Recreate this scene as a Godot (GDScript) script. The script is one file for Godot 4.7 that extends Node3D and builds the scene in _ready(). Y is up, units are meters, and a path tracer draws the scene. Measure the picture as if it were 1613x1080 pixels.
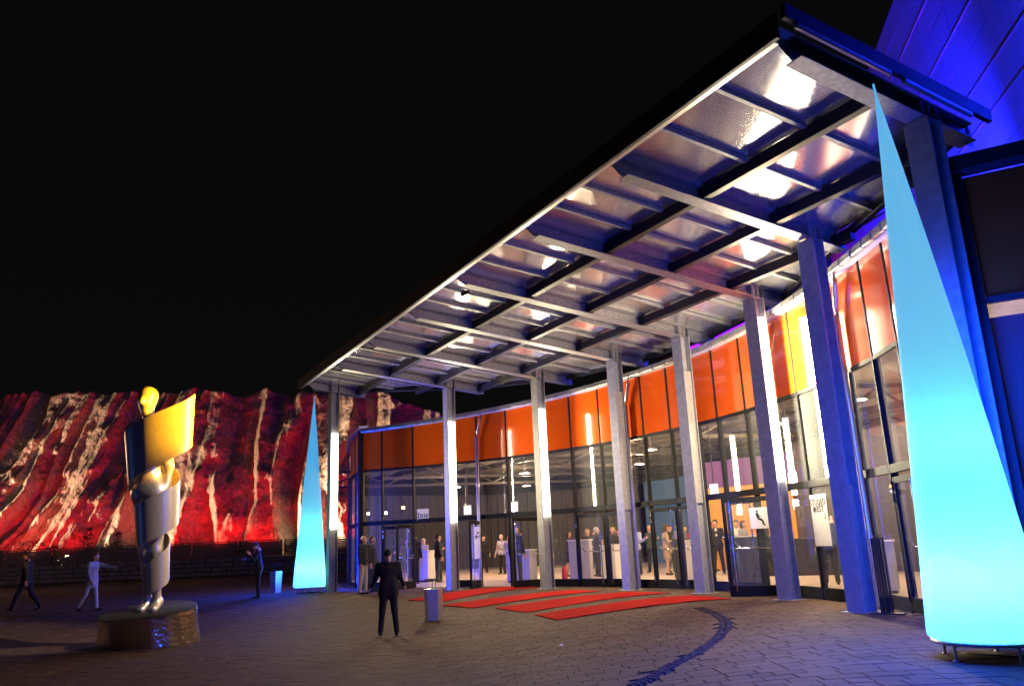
extends Node3D

# ---------------------------------------------------------------- helpers
const CC := Vector2(10.484, -8.287)      # centre of the curved foyer front, in plan (u along the canopy, v towards the foyer)
const RF := 15.47
const UK := [0.34, 3.67, 6.65, 9.72, 12.49, 15.5, 18.2, 21.59]
const VK := [0.95, 3.83, 5.47, 6.14, 6.17, 5.64, 4.32, 2.62]
const EK := [2.11, 5.14, 6.75, 7.37, 7.33, 6.73, 5.3, 3.75]
const TH := [136.1, 133.3, 128.76, 124.0, 119.11, 114.61, 109.6, 104.7, 100.21, 96.8, 93.51, 89.38, 85.3, 82.14, 77.82, 73.9, 69.92, 66.0, 62.19, 58.02, 54.0, 50.3, 47.0]
var M := {}
var used := {}
var rng := RandomNumberGenerator.new()
var head_cache := {}
var hand_mesh: Dictionary
var pose_cache := {}

func P(u: float, v: float, z := 0.0) -> Vector3:
	return Vector3(u, z, -v)

func gz(u: float, v: float) -> float:          # the plaza dips gently in front of the entrance
	var r := Vector2(u, v).distance_to(CC)
	var t := clampf((14.2 - r) / 7.5, 0.0, 1.0)
	return -0.6 * t * t * (3.0 - 2.0 * t)

func G(u: float, v: float, up := 0.0) -> Vector3:
	return P(u, v, gz(u, v) + up)

func fp(deg: float, r := RF, z := 0.0) -> Vector3:
	var a := deg_to_rad(deg)
	return P(CC.x + r * cos(a), CC.y + r * sin(a), z)

func gut(deg: float) -> float:                 # height of the gutter along the front
	var t := (deg - 64.0) / 74.0
	return 5.83 - (0.42 * t * t if t > 0.0 else 6.5 * t * t)

func roofz(v: float) -> float:
	return 6.80 - 0.1059 * v

func ST() -> SurfaceTool:
	var st := SurfaceTool.new()
	st.begin(Mesh.PRIMITIVE_TRIANGLES)
	st.set_smooth_group(-1)
	return st

func tri(st: SurfaceTool, a: Vector3, b: Vector3, c: Vector3, n: Vector3) -> void:
	if (a - c).cross(a - b).dot(n) >= 0.0:
		st.add_vertex(a); st.add_vertex(b); st.add_vertex(c)
	else:
		st.add_vertex(a); st.add_vertex(c); st.add_vertex(b)

func quad(st: SurfaceTool, a: Vector3, b: Vector3, c: Vector3, d: Vector3, n: Vector3) -> void:
	tri(st, a, b, c, n)
	tri(st, a, c, d, n)

# a box with chamfered edges, placed by a transform
func bx(st: SurfaceTool, xf: Transform3D, size: Vector3, bev := 0.0) -> void:
	var h := size * 0.5
	if bev <= 0.0:
		for ax in 3:
			for s in [-1.0, 1.0]:
				var n := Vector3.ZERO
				n[ax] = s
				var q := []
				for k in [[-1, -1], [1, -1], [1, 1], [-1, 1]]:
					var p := Vector3.ZERO
					p[ax] = s * h[ax]
					p[(ax + 1) % 3] = k[0] * h[(ax + 1) % 3]
					p[(ax + 2) % 3] = k[1] * h[(ax + 2) % 3]
					q.append(xf * p)
				quad(st, q[0], q[1], q[2], q[3], xf.basis * n)
		return
	var b: float = minf(bev, minf(h.x, minf(h.y, h.z)) * 0.9)
	var i := h - Vector3(b, b, b)
	var V := func(sx: float, sy: float, sz: float, ax: int) -> Vector3:
		var p := Vector3(sx * i.x, sy * i.y, sz * i.z)
		var s := Vector3(sx, sy, sz)
		p[ax] = s[ax] * h[ax]
		return xf * p
	for ax in 3:
		for s in [-1.0, 1.0]:
			var n := Vector3.ZERO
			n[ax] = s
			var q := []
			for k in [[-1.0, -1.0], [1.0, -1.0], [1.0, 1.0], [-1.0, 1.0]]:
				var sg := Vector3.ZERO
				sg[ax] = s
				sg[(ax + 1) % 3] = k[0]
				sg[(ax + 2) % 3] = k[1]
				q.append(V.call(sg.x, sg.y, sg.z, ax))
			quad(st, q[0], q[1], q[2], q[3], xf.basis * n)
	for ax in 3:                                   # the edges along axis ax
		var b1 := (ax + 1) % 3
		var b2 := (ax + 2) % 3
		for s1 in [-1.0, 1.0]:
			for s2 in [-1.0, 1.0]:
				var lo := Vector3.ZERO
				lo[ax] = -1.0; lo[b1] = s1; lo[b2] = s2
				var hi := lo
				hi[ax] = 1.0
				var n := Vector3.ZERO
				n[b1] = s1; n[b2] = s2
				quad(st, V.call(lo.x, lo.y, lo.z, b1), V.call(hi.x, hi.y, hi.z, b1), V.call(hi.x, hi.y, hi.z, b2), V.call(lo.x, lo.y, lo.z, b2), xf.basis * n)
	for sx in [-1.0, 1.0]:
		for sy in [-1.0, 1.0]:
			for sz in [-1.0, 1.0]:
				tri(st, V.call(sx, sy, sz, 0), V.call(sx, sy, sz, 1), V.call(sx, sy, sz, 2), xf.basis * Vector3(sx, sy, sz))

func at(p: Vector3, yaw := 0.0) -> Transform3D:
	return Transform3D(Basis(Vector3.UP, yaw), p)

# a bar of rectangular section from a to b; w across, h along "up"
func bar(st: SurfaceTool, a: Vector3, b: Vector3, w: float, h: float, up := Vector3.UP, bev := 0.0) -> void:
	var d := (b - a)
	var L := d.length()
	if L < 1e-5:
		return
	d /= L
	var x := up.cross(d)
	if x.length() < 1e-4:
		x = Vector3.RIGHT.cross(d)
	x = x.normalized()
	var y := d.cross(x)
	bx(st, Transform3D(Basis(x, y, d), (a + b) * 0.5), Vector3(w, h, L), bev)

func tube(st: SurfaceTool, pts: Array, r: float, n := 10, r2 := -1.0, caps := true) -> void:
	var up := Vector3.UP
	var rings := []
	for i in pts.size():
		var a: Vector3 = pts[max(i - 1, 0)]
		var b: Vector3 = pts[min(i + 1, pts.size() - 1)]
		var d := (b - a).normalized()
		var x := d.cross(up)
		if x.length() < 0.05:
			x = d.cross(Vector3.RIGHT)
		x = x.normalized()
		var y := x.cross(d)
		var rr := r if r2 < 0.0 else lerpf(r, r2, float(i) / maxf(1.0, pts.size() - 1))
		var ring := []
		for k in n:
			var t := TAU * k / n
			ring.append(pts[i] + (x * cos(t) + y * sin(t)) * rr)
		rings.append(ring)
	st.set_smooth_group(1)
	for i in pts.size() - 1:
		for k in n:
			var k2 := (k + 1) % n
			var o: Vector3 = rings[i][k] + rings[i][k2] - pts[i] * 2.0
			quad(st, rings[i][k], rings[i][k2], rings[i + 1][k2], rings[i + 1][k], o)
	st.set_smooth_group(-1)
	if caps:
		for e in [0, pts.size() - 1]:
			var o: Vector3 = pts[e] - pts[1 if e == 0 else e - 1]
			for k in n:
				tri(st, pts[e], rings[e][k], rings[e][(k + 1) % n], o)

# a solid turned about the y axis: profile of (radius, height)
func lathe(st: SurfaceTool, xf: Transform3D, prof: Array, n := 24, smooth := true) -> void:
	if smooth:
		st.set_smooth_group(1)
	for i in prof.size() - 1:
		var p: Vector2 = prof[i]
		var q: Vector2 = prof[i + 1]
		var nn := Vector2(q.y - p.y, p.x - q.x)
		for k in n:
			var t0 := TAU * k / n
			var t1 := TAU * (k + 1) / n
			var tm := (t0 + t1) * 0.5
			var a := xf * Vector3(cos(t0) * p.x, p.y, sin(t0) * p.x)
			var b := xf * Vector3(cos(t1) * p.x, p.y, sin(t1) * p.x)
			var c := xf * Vector3(cos(t1) * q.x, q.y, sin(t1) * q.x)
			var d := xf * Vector3(cos(t0) * q.x, q.y, sin(t0) * q.x)
			var o := xf.basis * Vector3(cos(tm) * nn.x, nn.y, sin(tm) * nn.x)
			if p.x < 1e-5:
				tri(st, a, c, d, o)
			elif q.x < 1e-5:
				tri(st, a, b, c, o)
			else:
				quad(st, a, b, c, d, o)
	st.set_smooth_group(-1)

# a flat polygon given thickness along -y (points in order, seen from above)
func slab(st: SurfaceTool, pts: Array, thick: float) -> void:
	var flat := PackedVector2Array()
	for p in pts:
		flat.append(Vector2(p.x, p.z))
	var idx := Geometry2D.triangulate_polygon(flat)
	var dn := Vector3(0, -thick, 0)
	for i in range(0, idx.size(), 3):
		tri(st, pts[idx[i]], pts[idx[i + 1]], pts[idx[i + 2]], Vector3.UP)
		tri(st, pts[idx[i]] + dn, pts[idx[i + 1]] + dn, pts[idx[i + 2]] + dn, Vector3.DOWN)
	var c := Vector3.ZERO
	for p in pts:
		c += p
	c /= pts.size()
	for i in pts.size():
		var a: Vector3 = pts[i]
		var b: Vector3 = pts[(i + 1) % pts.size()]
		quad(st, a, b, b + dn, a + dn, (a + b) * 0.5 - c)

func numbered(called: String) -> String:
	if not used.has(called):
		used[called] = 0
		return called
	used[called] += 1
	return "%s_%03d" % [called, used[called]]

func obj(called: String, st: SurfaceTool, m: Material, parent: Node = null) -> MeshInstance3D:
	st.generate_normals()
	var o := MeshInstance3D.new()
	o.mesh = st.commit()
	o.material_override = m
	return put(called, o, parent)

func put(called: String, o: Node3D, parent: Node = null) -> Node3D:
	if parent == null:
		o.name = numbered(called)
		add_child(o, true)
	else:
		var key := "%d/%s" % [parent.get_instance_id(), called]
		if used.has(key):
			used[key] += 1
			o.name = "%s_%03d" % [called, used[key]]
		else:
			used[key] = 0
			o.name = called
		parent.add_child(o, true)
	return o

func shared(called: String, mesh: Mesh, m: Material, parent: Node, xf: Transform3D) -> MeshInstance3D:
	var o := MeshInstance3D.new()
	o.mesh = mesh
	o.material_override = m
	o.transform = xf
	put(called, o, parent)
	return o

func tag(o: Node, label: String, category: String, group := "") -> Node:
	o.set_meta("label", label)
	o.set_meta("category", category)
	if group != "":
		o.set_meta("group", group)
	return o

func thing(called: String, label: String, category: String, p := Vector3.ZERO, yaw := 0.0, group := "") -> Node3D:
	var o := Node3D.new()
	o.transform = at(p, yaw)
	put(called, o)
	tag(o, label, category, group)
	return o

func struct(called: String, st: SurfaceTool, m: Material) -> MeshInstance3D:
	var o := obj(called, st, m)
	o.set_meta("kind", "structure")
	return o

# ---------------------------------------------------------------- materials
func lin(r: float, g: float, b: float, a := 1.0) -> Color:
	var c := Color(r, g, b).linear_to_srgb()
	c.a = a
	return c

func mat(r: float, g: float, b: float, rough := 0.6, metal := 0.0) -> StandardMaterial3D:
	var m := StandardMaterial3D.new()
	m.albedo_color = lin(r, g, b)
	m.roughness = rough
	m.metallic = metal
	return m

func glow(r: float, g: float, b: float, e: float) -> StandardMaterial3D:
	var m := mat(0.5, 0.5, 0.5, 0.5)
	m.emission_enabled = true
	m.emission = lin(r, g, b)
	m.emission_energy_multiplier = e
	return m

func noise_tex(freq: float, lo: Color, hi: Color, s := 1, size := 512, kind := FastNoiseLite.TYPE_SIMPLEX_SMOOTH, oct := 4) -> NoiseTexture2D:
	var n := FastNoiseLite.new()
	n.noise_type = kind
	n.frequency = freq
	n.seed = s
	n.fractal_octaves = oct
	var t := NoiseTexture2D.new()
	t.width = size
	t.height = size
	t.seamless = true
	t.noise = n
	var g := Gradient.new()
	g.set_color(0, lo)
	g.set_color(1, hi)
	t.color_ramp = g
	return t

func bump_tex(freq: float, s := 1, oct := 5, kind := FastNoiseLite.TYPE_SIMPLEX_SMOOTH) -> NoiseTexture2D:
	return noise_tex(freq, Color.BLACK, Color.WHITE, s, 512, kind, oct)

func textured(m: StandardMaterial3D, t: Texture2D, per_m: float, world := true) -> StandardMaterial3D:
	m.albedo_texture = t
	m.albedo_color = Color.WHITE
	m.uv1_triplanar = true
	m.uv1_world_triplanar = world
	m.uv1_scale = Vector3.ONE * per_m
	return m

func rough_relief(m: StandardMaterial3D, t: Texture2D, cm: float) -> StandardMaterial3D:
	m.heightmap_enabled = true
	m.heightmap_texture = t
	m.heightmap_scale = cm
	return m

func make_materials() -> void:
	var b1 := bump_tex(0.03, 3)
	# weathered steel of columns and girders
	M.steel = textured(mat(0, 0, 0, 0.55, 0.55), noise_tex(0.02, lin(0.20, 0.20, 0.20), lin(0.36, 0.355, 0.34), 5), 0.9)
	M.steel.roughness = 0.5
	M.column = textured(mat(0, 0, 0, 0.6, 0.25), noise_tex(0.018, lin(0.26, 0.26, 0.25), lin(0.38, 0.375, 0.36), 8), 0.5)
	rough_relief(M.column, b1, 0.08)
	M.black_steel = textured(mat(0, 0, 0, 0.45, 0.3), noise_tex(0.03, lin(0.012, 0.012, 0.013), lin(0.03, 0.03, 0.03), 6), 1.2)
	M.fascia = textured(mat(0, 0, 0, 0.5, 0.2), noise_tex(0.02, lin(0.02, 0.02, 0.021), lin(0.045, 0.044, 0.042), 7), 0.8)
	M.cover = textured(mat(0, 0, 0, 0.5, 0.1), noise_tex(0.02, lin(0.26, 0.25, 0.21), lin(0.38, 0.365, 0.31), 9), 1.0)
	# twin-wall roof sheets: ribbed, glossy
	var rib := Image.create(256, 256, false, Image.FORMAT_L8)
	for x in 256:
		var s := pow(absf(sin(x * PI / 16.0)), 0.6)
		for y in 256:
			var c := clampf(s, 0.0, 1.0)
			rib.set_pixel(x, y, Color(c, c, c))
	var ribt := ImageTexture.create_from_image(rib)
	M.sheet = textured(mat(0, 0, 0, 0.2, 0.5), noise_tex(0.008, lin(0.72, 0.705, 0.69), lin(0.82, 0.805, 0.79), 12), 0.35)
	M.sheet.roughness = 0.09
	M.sheet.metallic = 0.8
	M.sheet.metallic_specular = 0.9
	M.sheet.uv1_scale = Vector3(1.6, 1.6, 1.6)
	rough_relief(M.sheet, ribt, 0.15)
	M.orange = textured(mat(0, 0, 0, 0.1, 0.0), noise_tex(0.006, lin(0.80, 0.105, 0.006), lin(0.88, 0.125, 0.008), 14), 0.4)
	M.orange.roughness = 0.12
	M.orange.clearcoat_enabled = true
	M.orange.clearcoat = 0.4
	M.orange.clearcoat_roughness = 0.05
	M.red_panel = textured(mat(0, 0, 0, 0.15, 0.0), noise_tex(0.006, lin(0.38, 0.05, 0.008), lin(0.46, 0.07, 0.012), 15), 0.4)
	M.red_panel.roughness = 0.25
	M.frame = mat(0.012, 0.012, 0.014, 0.6, 0.0)
	M.frame.metallic_specular = 0.25
	M.alu = textured(mat(0, 0, 0, 0.35, 0.85), noise_tex(0.03, lin(0.45, 0.45, 0.44), lin(0.62, 0.62, 0.60), 17), 1.0)
	M.alu.roughness = 0.32
	M.chrome = mat(0.7, 0.7, 0.7, 0.12, 1.0)
	M.glass = StandardMaterial3D.new()
	M.glass.transparency = BaseMaterial3D.TRANSPARENCY_ALPHA
	M.glass.albedo_color = Color(0.9, 0.95, 0.95, 0.06)
	M.glass.roughness = 0.02
	M.glass.metallic_specular = 0.7
	M.white = mat(0.72, 0.71, 0.70, 0.45)
	M.paper = mat(0.78, 0.77, 0.75, 0.8)
	M.paper.backlight_enabled = true
	M.paper.backlight = lin(0.8, 0.8, 0.8)
	M.greywhite = mat(0.42, 0.43, 0.46, 0.5)
	M.dark = mat(0.02, 0.02, 0.022, 0.5)
	M.ink = mat(0.012, 0.012, 0.014, 0.6)
	M.blueink = mat(0.03, 0.06, 0.16, 0.6)
	# textiles
	M.carpet = textured(mat(0, 0, 0, 0.95), noise_tex(0.09, lin(0.32, 0.012, 0.009), lin(0.46, 0.02, 0.014), 21, 512, FastNoiseLite.TYPE_SIMPLEX_SMOOTH, 5), 1.3)
	M.carpet.metallic_specular = 0.1
	rough_relief(M.carpet, bump_tex(0.2, 22), 0.3)
	M.curtain = textured(mat(0, 0, 0, 0.9), noise_tex(0.02, lin(0.06, 0.055, 0.053), lin(0.11, 0.1, 0.096), 23), 0.6)
	# paving
	M.joint = textured(mat(0, 0, 0, 0.95), noise_tex(0.05, lin(0.035, 0.026, 0.021), lin(0.06, 0.045, 0.036), 31), 0.5)
	var pv := textured(mat(0, 0, 0, 0.8), noise_tex(0.045, lin(0.70, 0.69, 0.68), lin(1.0, 1.0, 1.0), 32, 512, FastNoiseLite.TYPE_SIMPLEX_SMOOTH, 5), 1.1)
	pv.vertex_color_use_as_albedo = true
	pv.roughness = 0.8
	pv.metallic_specular = 0.22
	rough_relief(pv, bump_tex(0.07, 33), 0.35)
	M.paver = pv
	M.pavers = []
	for k in 6:
		var q: StandardMaterial3D = pv.duplicate()
		q.vertex_color_use_as_albedo = false
		var c := paver_color(k / 5.0)
		q.albedo_color = Color(c.r, c.g, c.b).linear_to_srgb()
		M.pavers.append(q)
	M.cobble = textured(mat(0, 0, 0, 0.9), noise_tex(0.05, lin(0.05, 0.043, 0.038), lin(0.10, 0.085, 0.074), 34), 2.0)
	M.cobble.metallic_specular = 0.1
	M.rock = textured(mat(0, 0, 0, 0.95), noise_tex(0.02, lin(0.20, 0.165, 0.13), lin(0.52, 0.46, 0.39), 41, 1024, FastNoiseLite.TYPE_SIMPLEX_SMOOTH, 7), 0.12)
	M.rock.uv1_scale = Vector3(0.15, 0.11, 0.15)
	rough_relief(M.rock, noise_tex(0.012, Color.BLACK, Color.WHITE, 42, 1024, FastNoiseLite.TYPE_SIMPLEX_SMOOTH, 9), 30.0)
	M.stone = textured(mat(0, 0, 0, 0.9), noise_tex(0.03, lin(0.09, 0.085, 0.08), lin(0.20, 0.19, 0.175), 43), 0.5)
	M.wood = textured(mat(0, 0, 0, 0.8), noise_tex(0.04, lin(0.07, 0.055, 0.045), lin(0.12, 0.1, 0.08), 44), 0.8)
	M.floor = textured(mat(0, 0, 0, 0.35), noise_tex(0.03, lin(0.52, 0.44, 0.39), lin(0.64, 0.56, 0.51), 45), 0.4)
	M.ceil = textured(mat(0, 0, 0, 0.9), noise_tex(0.02, lin(0.22, 0.21, 0.195), lin(0.32, 0.305, 0.29), 46), 0.3)
	M.truss = mat(0.05, 0.045, 0.04, 0.5, 0.2)
	M.amber = textured(mat(0, 0, 0, 0.8), noise_tex(0.01, lin(0.62, 0.30, 0.055), lin(0.72, 0.38, 0.08), 47), 0.3)
	M.bluewall = mat(0.07, 0.20, 0.42, 0.8)
	M.purple = mat(0.16, 0.07, 0.22, 0.8)
	# metal cladding of the hall
	M.clad = textured(mat(0, 0, 0, 0.4, 0.35), noise_tex(0.02, lin(0.38, 0.38, 0.39), lin(0.5, 0.5, 0.51), 48), 0.4)
	# statue
	M.band = textured(mat(0, 0, 0, 0.3, 0.7), noise_tex(0.02, lin(0.56, 0.50, 0.40), lin(0.66, 0.60, 0.49), 52), 0.8, false)
	M.band.roughness = 0.34
	M.foil = textured(mat(0, 0, 0, 0.2, 1.0), noise_tex(0.02, lin(0.58, 0.5, 0.36), lin(0.78, 0.7, 0.55), 53), 1.0)
	M.foil.roughness = 0.16
	rough_relief(M.foil, bump_tex(0.012, 54), 0.8)
	M.plinth_top = textured(mat(0, 0, 0, 0.7, 0.0), noise_tex(0.05, lin(0.012, 0.010, 0.008), lin(0.025, 0.021, 0.017), 55), 1.0)
	M.leaf = textured(mat(0, 0, 0, 0.6), noise_tex(0.03, lin(0.05, 0.10, 0.02), lin(0.13, 0.20, 0.05), 56), 1.0)
	M.leaf.backlight_enabled = true
	M.leaf.backlight = Color(0.3, 0.4, 0.15)
	M.bush = mat(0.012, 0.018, 0.009, 0.9)
	M.red = mat(0.55, 0.02, 0.02, 0.35)
	M.skin = mat(0.55, 0.32, 0.22, 0.55)
	M.skin.subsurf_scatter_enabled = true
	M.skin.subsurf_scatter_strength = 0.1

func paver_color(t: float) -> Color:
	return Color(lerpf(0.085, 0.15, t), lerpf(0.053, 0.095, t), lerpf(0.037, 0.066, t))

func cloth(r: float, g: float, b: float) -> StandardMaterial3D:
	var k := "cloth%.3f_%.3f_%.3f" % [r, g, b]
	if not M.has(k):
		var m := mat(r, g, b, 0.85)
		if not M.has("weave"):
			M.weave = bump_tex(0.09, 71)
		m.uv1_triplanar = true
		m.uv1_scale = Vector3.ONE * 2.5
		rough_relief(m, M.weave, 0.5)
		M[k] = m
	return M[k]

# ---------------------------------------------------------------- scene
func _ready() -> void:
	rng.seed = 20
	var cam := Camera3D.new()
	cam.name = "camera"
	var r := Vector3(0.481972, -0.041816, -0.875188)
	var u := Vector3(0.235319, 0.968340, 0.083325)
	cam.transform = Transform3D(Basis(r, u, r.cross(u)), P(27.029, -6.832, 1.285))
	cam.fov = 46.72
	cam.near = 0.1
	cam.far = 400.0
	add_child(cam)
	cam.current = true
	var env := Environment.new()
	var sky := Sky.new()
	var sm := ProceduralSkyMaterial.new()
	sm.sky_top_color = lin(0.0022, 0.0022, 0.0024)
	sm.sky_horizon_color = lin(0.0040, 0.0037, 0.0036)
	sm.ground_bottom_color = lin(0.002, 0.002, 0.002)
	sm.ground_horizon_color = lin(0.0040, 0.0037, 0.0036)
	sky.sky_material = sm
	env.background_mode = Environment.BG_SKY
	env.sky = sky
	env.background_energy_multiplier = 1.0
	env.tonemap_mode = Environment.TONE_MAPPER_LINEAR
	env.tonemap_exposure = 1.05
	env.sdfgi_enabled = true
	env.ssao_enabled = true
	env.ssil_enabled = true
	var we := WorldEnvironment.new()
	we.name = "environment"
	we.environment = env
	add_child(we)
	make_materials()
	build_ground()
	build_cliff()
	build_wall()
	build_hall()
	build_foyer()
	build_interior()
	build_canopy()
	build_cones()
	build_statue()
	build_carpets()
	build_small_things()
	build_people()

func spot(called: String, p: Vector3, to: Vector3, c: Color, e: float, half: float, size := 0.1, parent: Node = null) -> void:
	var l := SpotLight3D.new()
	l.light_color = c
	l.light_energy = e
	l.spot_angle = half
	l.spot_range = 120.0
	l.spot_attenuation = 2.0
	l.spot_angle_attenuation = 0.6
	l.light_size = size
	l.shadow_enabled = true
	put(called, l, parent)
	l.look_at_from_position(p, to, Vector3.UP if absf((to - p).normalized().y) < 0.98 else Vector3.RIGHT)

func omni(called: String, p: Vector3, c: Color, e: float, size := 0.1, parent: Node = null) -> void:
	var l := OmniLight3D.new()
	l.light_color = c
	l.light_energy = e
	l.omni_range = 80.0
	l.omni_attenuation = 2.0
	l.light_size = size
	l.shadow_enabled = true
	put(called, l, parent)
	l.position = p

# ---------------------------------------------------------------- ground
func build_ground() -> void:
	var st := ST()
	st.set_smooth_group(1)
	var cols := []
	for i in 81:
		cols.append(-14.0 + i * 0.5)
	var rows := []
	for j in 65:
		rows.append(-18.0 + j * 0.5)
	cols = [-300.0, -120.0, -60.0, -30.0] + cols + [40.0, 80.0, 200.0, 300.0]
	rows = [-300.0, -120.0, -60.0, -30.0] + rows + [20.0, 40.0, 100.0, 300.0]
	for i in cols.size() - 1:
		for j in rows.size() - 1:
			quad(st, G(cols[i], rows[j]), G(cols[i + 1], rows[j]), G(cols[i + 1], rows[j + 1]), G(cols[i], rows[j + 1]), Vector3.UP)
	var ground := struct("plaza_ground", st, M.joint)
	# pavers in staggered courses
	var dir := Vector2(0.52, 0.854)                    # the courses run across the view
	var per := Vector2(-dir.y, dir.x)
	var org := Vector2(27.03, -6.83)
	var list := []
	var ring := ring_points()
	var sp := 0.0
	var row := 0
	while sp < 33.0:
		var w := 0.24
		var c0 := 4.0 + sp
		var x := -c0 * 0.95 - 3.0 - rng.randf() * 0.3
		while x < c0 * 0.95 + 2.0:
			var L: float = [0.22, 0.3, 0.3, 0.4][rng.randi() % 4]
			var q := org + per * c0 + dir * (x + L * 0.5)
			x += L
			var a := rad_to_deg((q - CC).angle())
			var rr := q.distance_to(CC)
			if rr > RF - 0.12 and a > 46.0 and a < 137.5:
				continue
			if (q.x > 20.6 and q.y > 3.0) or (q.x < -0.5 and q.y > 2.6):
				continue
			var skip := false
			if q.x > 13.0 and rr < 13.6 and rr > 11.0:
				for k in ring:
					if q.distance_to(k) < 0.09:
						skip = true
						break
			if not skip:
				list.append([q, L, w])
		sp += w
		row += 1
	# small variants of one bevelled paver
	var meshes := {}
	for L in [0.22, 0.3, 0.4]:
		var s2 := ST()
		var hx: float = L * 0.5 - 0.0025
		var hz := 0.24 * 0.5 - 0.0025
		var b := 0.006
		var top := [Vector3(-hx + b, 0, -hz + b), Vector3(hx - b, 0, -hz + b), Vector3(hx - b, 0, hz - b), Vector3(-hx + b, 0, hz - b)]
		var low := [Vector3(-hx, -b, -hz), Vector3(hx, -b, -hz), Vector3(hx, -b, hz), Vector3(-hx, -b, hz)]
		quad(s2, top[0], top[1], top[2], top[3], Vector3.UP)
		for k in 4:
			var k2 := (k + 1) % 4
			var o: Vector3 = low[k] + low[k2]
			quad(s2, top[k], top[k2], low[k2], low[k], o + Vector3.UP * 0.1)
			quad(s2, low[k], low[k2], low[k2] - Vector3(0, 0.03, 0), low[k] - Vector3(0, 0.03, 0), o)
		s2.generate_normals()
		meshes[L] = s2.commit()
	var cam2 := Vector2(27.03, -6.83)
	var fwd := Vector2(-0.87, 0.49)
	var vis := []
	for e in list:
		var d: Vector2 = e[0] - cam2
		var z := d.dot(fwd)
		var s := absf(d.x * 0.49 + d.y * 0.87)
		e.append(z if s < z * 0.66 and z > 6.6 else 999.0)
	list.sort_custom(func(a, b): return a[3] < b[3])
	var rest := {0.22: [], 0.3: [], 0.4: []}
	for k in list.size():
		var e = list[k]
		var q: Vector2 = e[0]
		var g0 := gz(q.x, q.y)
		var nrm := Vector3(gz(q.x - 0.2, q.y) - gz(q.x + 0.2, q.y), 0.4, -(gz(q.x, q.y - 0.2) - gz(q.x, q.y + 0.2))).normalized()
		var x := Vector3(dir.x, 0, -dir.y)
		x = (x - nrm * x.dot(nrm)).normalized()
		var tilt := Vector3(rng.randfn() * 0.006, 0, rng.randfn() * 0.006)
		nrm = (nrm + tilt).normalized()
		x = (x - nrm * x.dot(nrm)).normalized()
		var xf := Transform3D(Basis(x, nrm, x.cross(nrm)), P(q.x, q.y, g0 + 0.016 + rng.randfn() * 0.0012))
		var tone := clampf(0.5 + rng.randfn() * 0.16, 0.0, 1.0)
		if k < 300:
			shared("paver", meshes[e[1]], M.pavers[int(round(tone * 5.0))], ground, xf)
		else:
			rest[e[1]].append([xf, paver_color(tone)])
	for L in rest:
		var mm := MultiMesh.new()
		mm.transform_format = MultiMesh.TRANSFORM_3D
		mm.use_colors = true
		mm.mesh = meshes[L]
		mm.instance_count = rest[L].size()
		for k in rest[L].size():
			mm.set_instance_transform(k, rest[L][k][0])
			mm.set_instance_color(k, rest[L][k][1])
		var mi := MultiMeshInstance3D.new()
		mi.multimesh = mm
		mi.material_override = M.paver
		put("pavers", mi, ground)
		mi.set_meta("kind", "stuff")
	# the curved line of dark setts
	var variants := []
	for k in 4:
		var s3 := ST()
		bx(s3, at(Vector3.ZERO, rng.randf() * 0.2), Vector3(0.085 + 0.01 * k, 0.06, 0.085), 0.016)
		s3.generate_normals()
		variants.append(s3.commit())
	var n := 0
	for k in ring.size() - 1:
		var a: Vector2 = ring[k]
		var b: Vector2 = ring[k + 1]
		var t := (b - a).normalized()
		var side := Vector2(-t.y, t.x)
		var m := int(a.distance_to(b) / 0.105)
		for j in m:
			for s in [-0.05, 0.05]:
				var q: Vector2 = a.lerp(b, (j + 0.5) / m) + side * (s + rng.randfn() * 0.006)
				if n >= 300:
					break
				shared("sett", variants[n % 4], M.cobble, ground, at(G(q.x, q.y, 0.001 + rng.randfn() * 0.002), t.angle() + rng.randfn() * 0.12))
				n += 1

func ring_points() -> Array:
	var c := [Vector2(20.9, -3.2), Vector2(19.97, -1.5), Vector2(19.34, -0.55), Vector2(18.91, 0.22), Vector2(18.22, 1.18), Vector2(17.46, 2.08), Vector2(16.71, 2.76), Vector2(15.77, 3.4), Vector2(14.72, 3.96)]
	var cv := Curve2D.new()
	for k in c.size():
		var t: Vector2 = (c[min(k + 1, c.size() - 1)] - c[max(k - 1, 0)]) / 6.0
		cv.add_point(c[k], -t, t)
	var out := []
	for k in 40:
		out.append(cv.sample_baked(cv.get_baked_length() * k / 39.0))
	return out

# ---------------------------------------------------------------- rock face and terrace wall
func cliff_frame(s: float) -> Vector3:      # along the foot of the rock face, left to right
	return Vector3(lerpf(-54.5, -35.0, s), 0.0, -lerpf(-16.5, 27.5, s))

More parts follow.
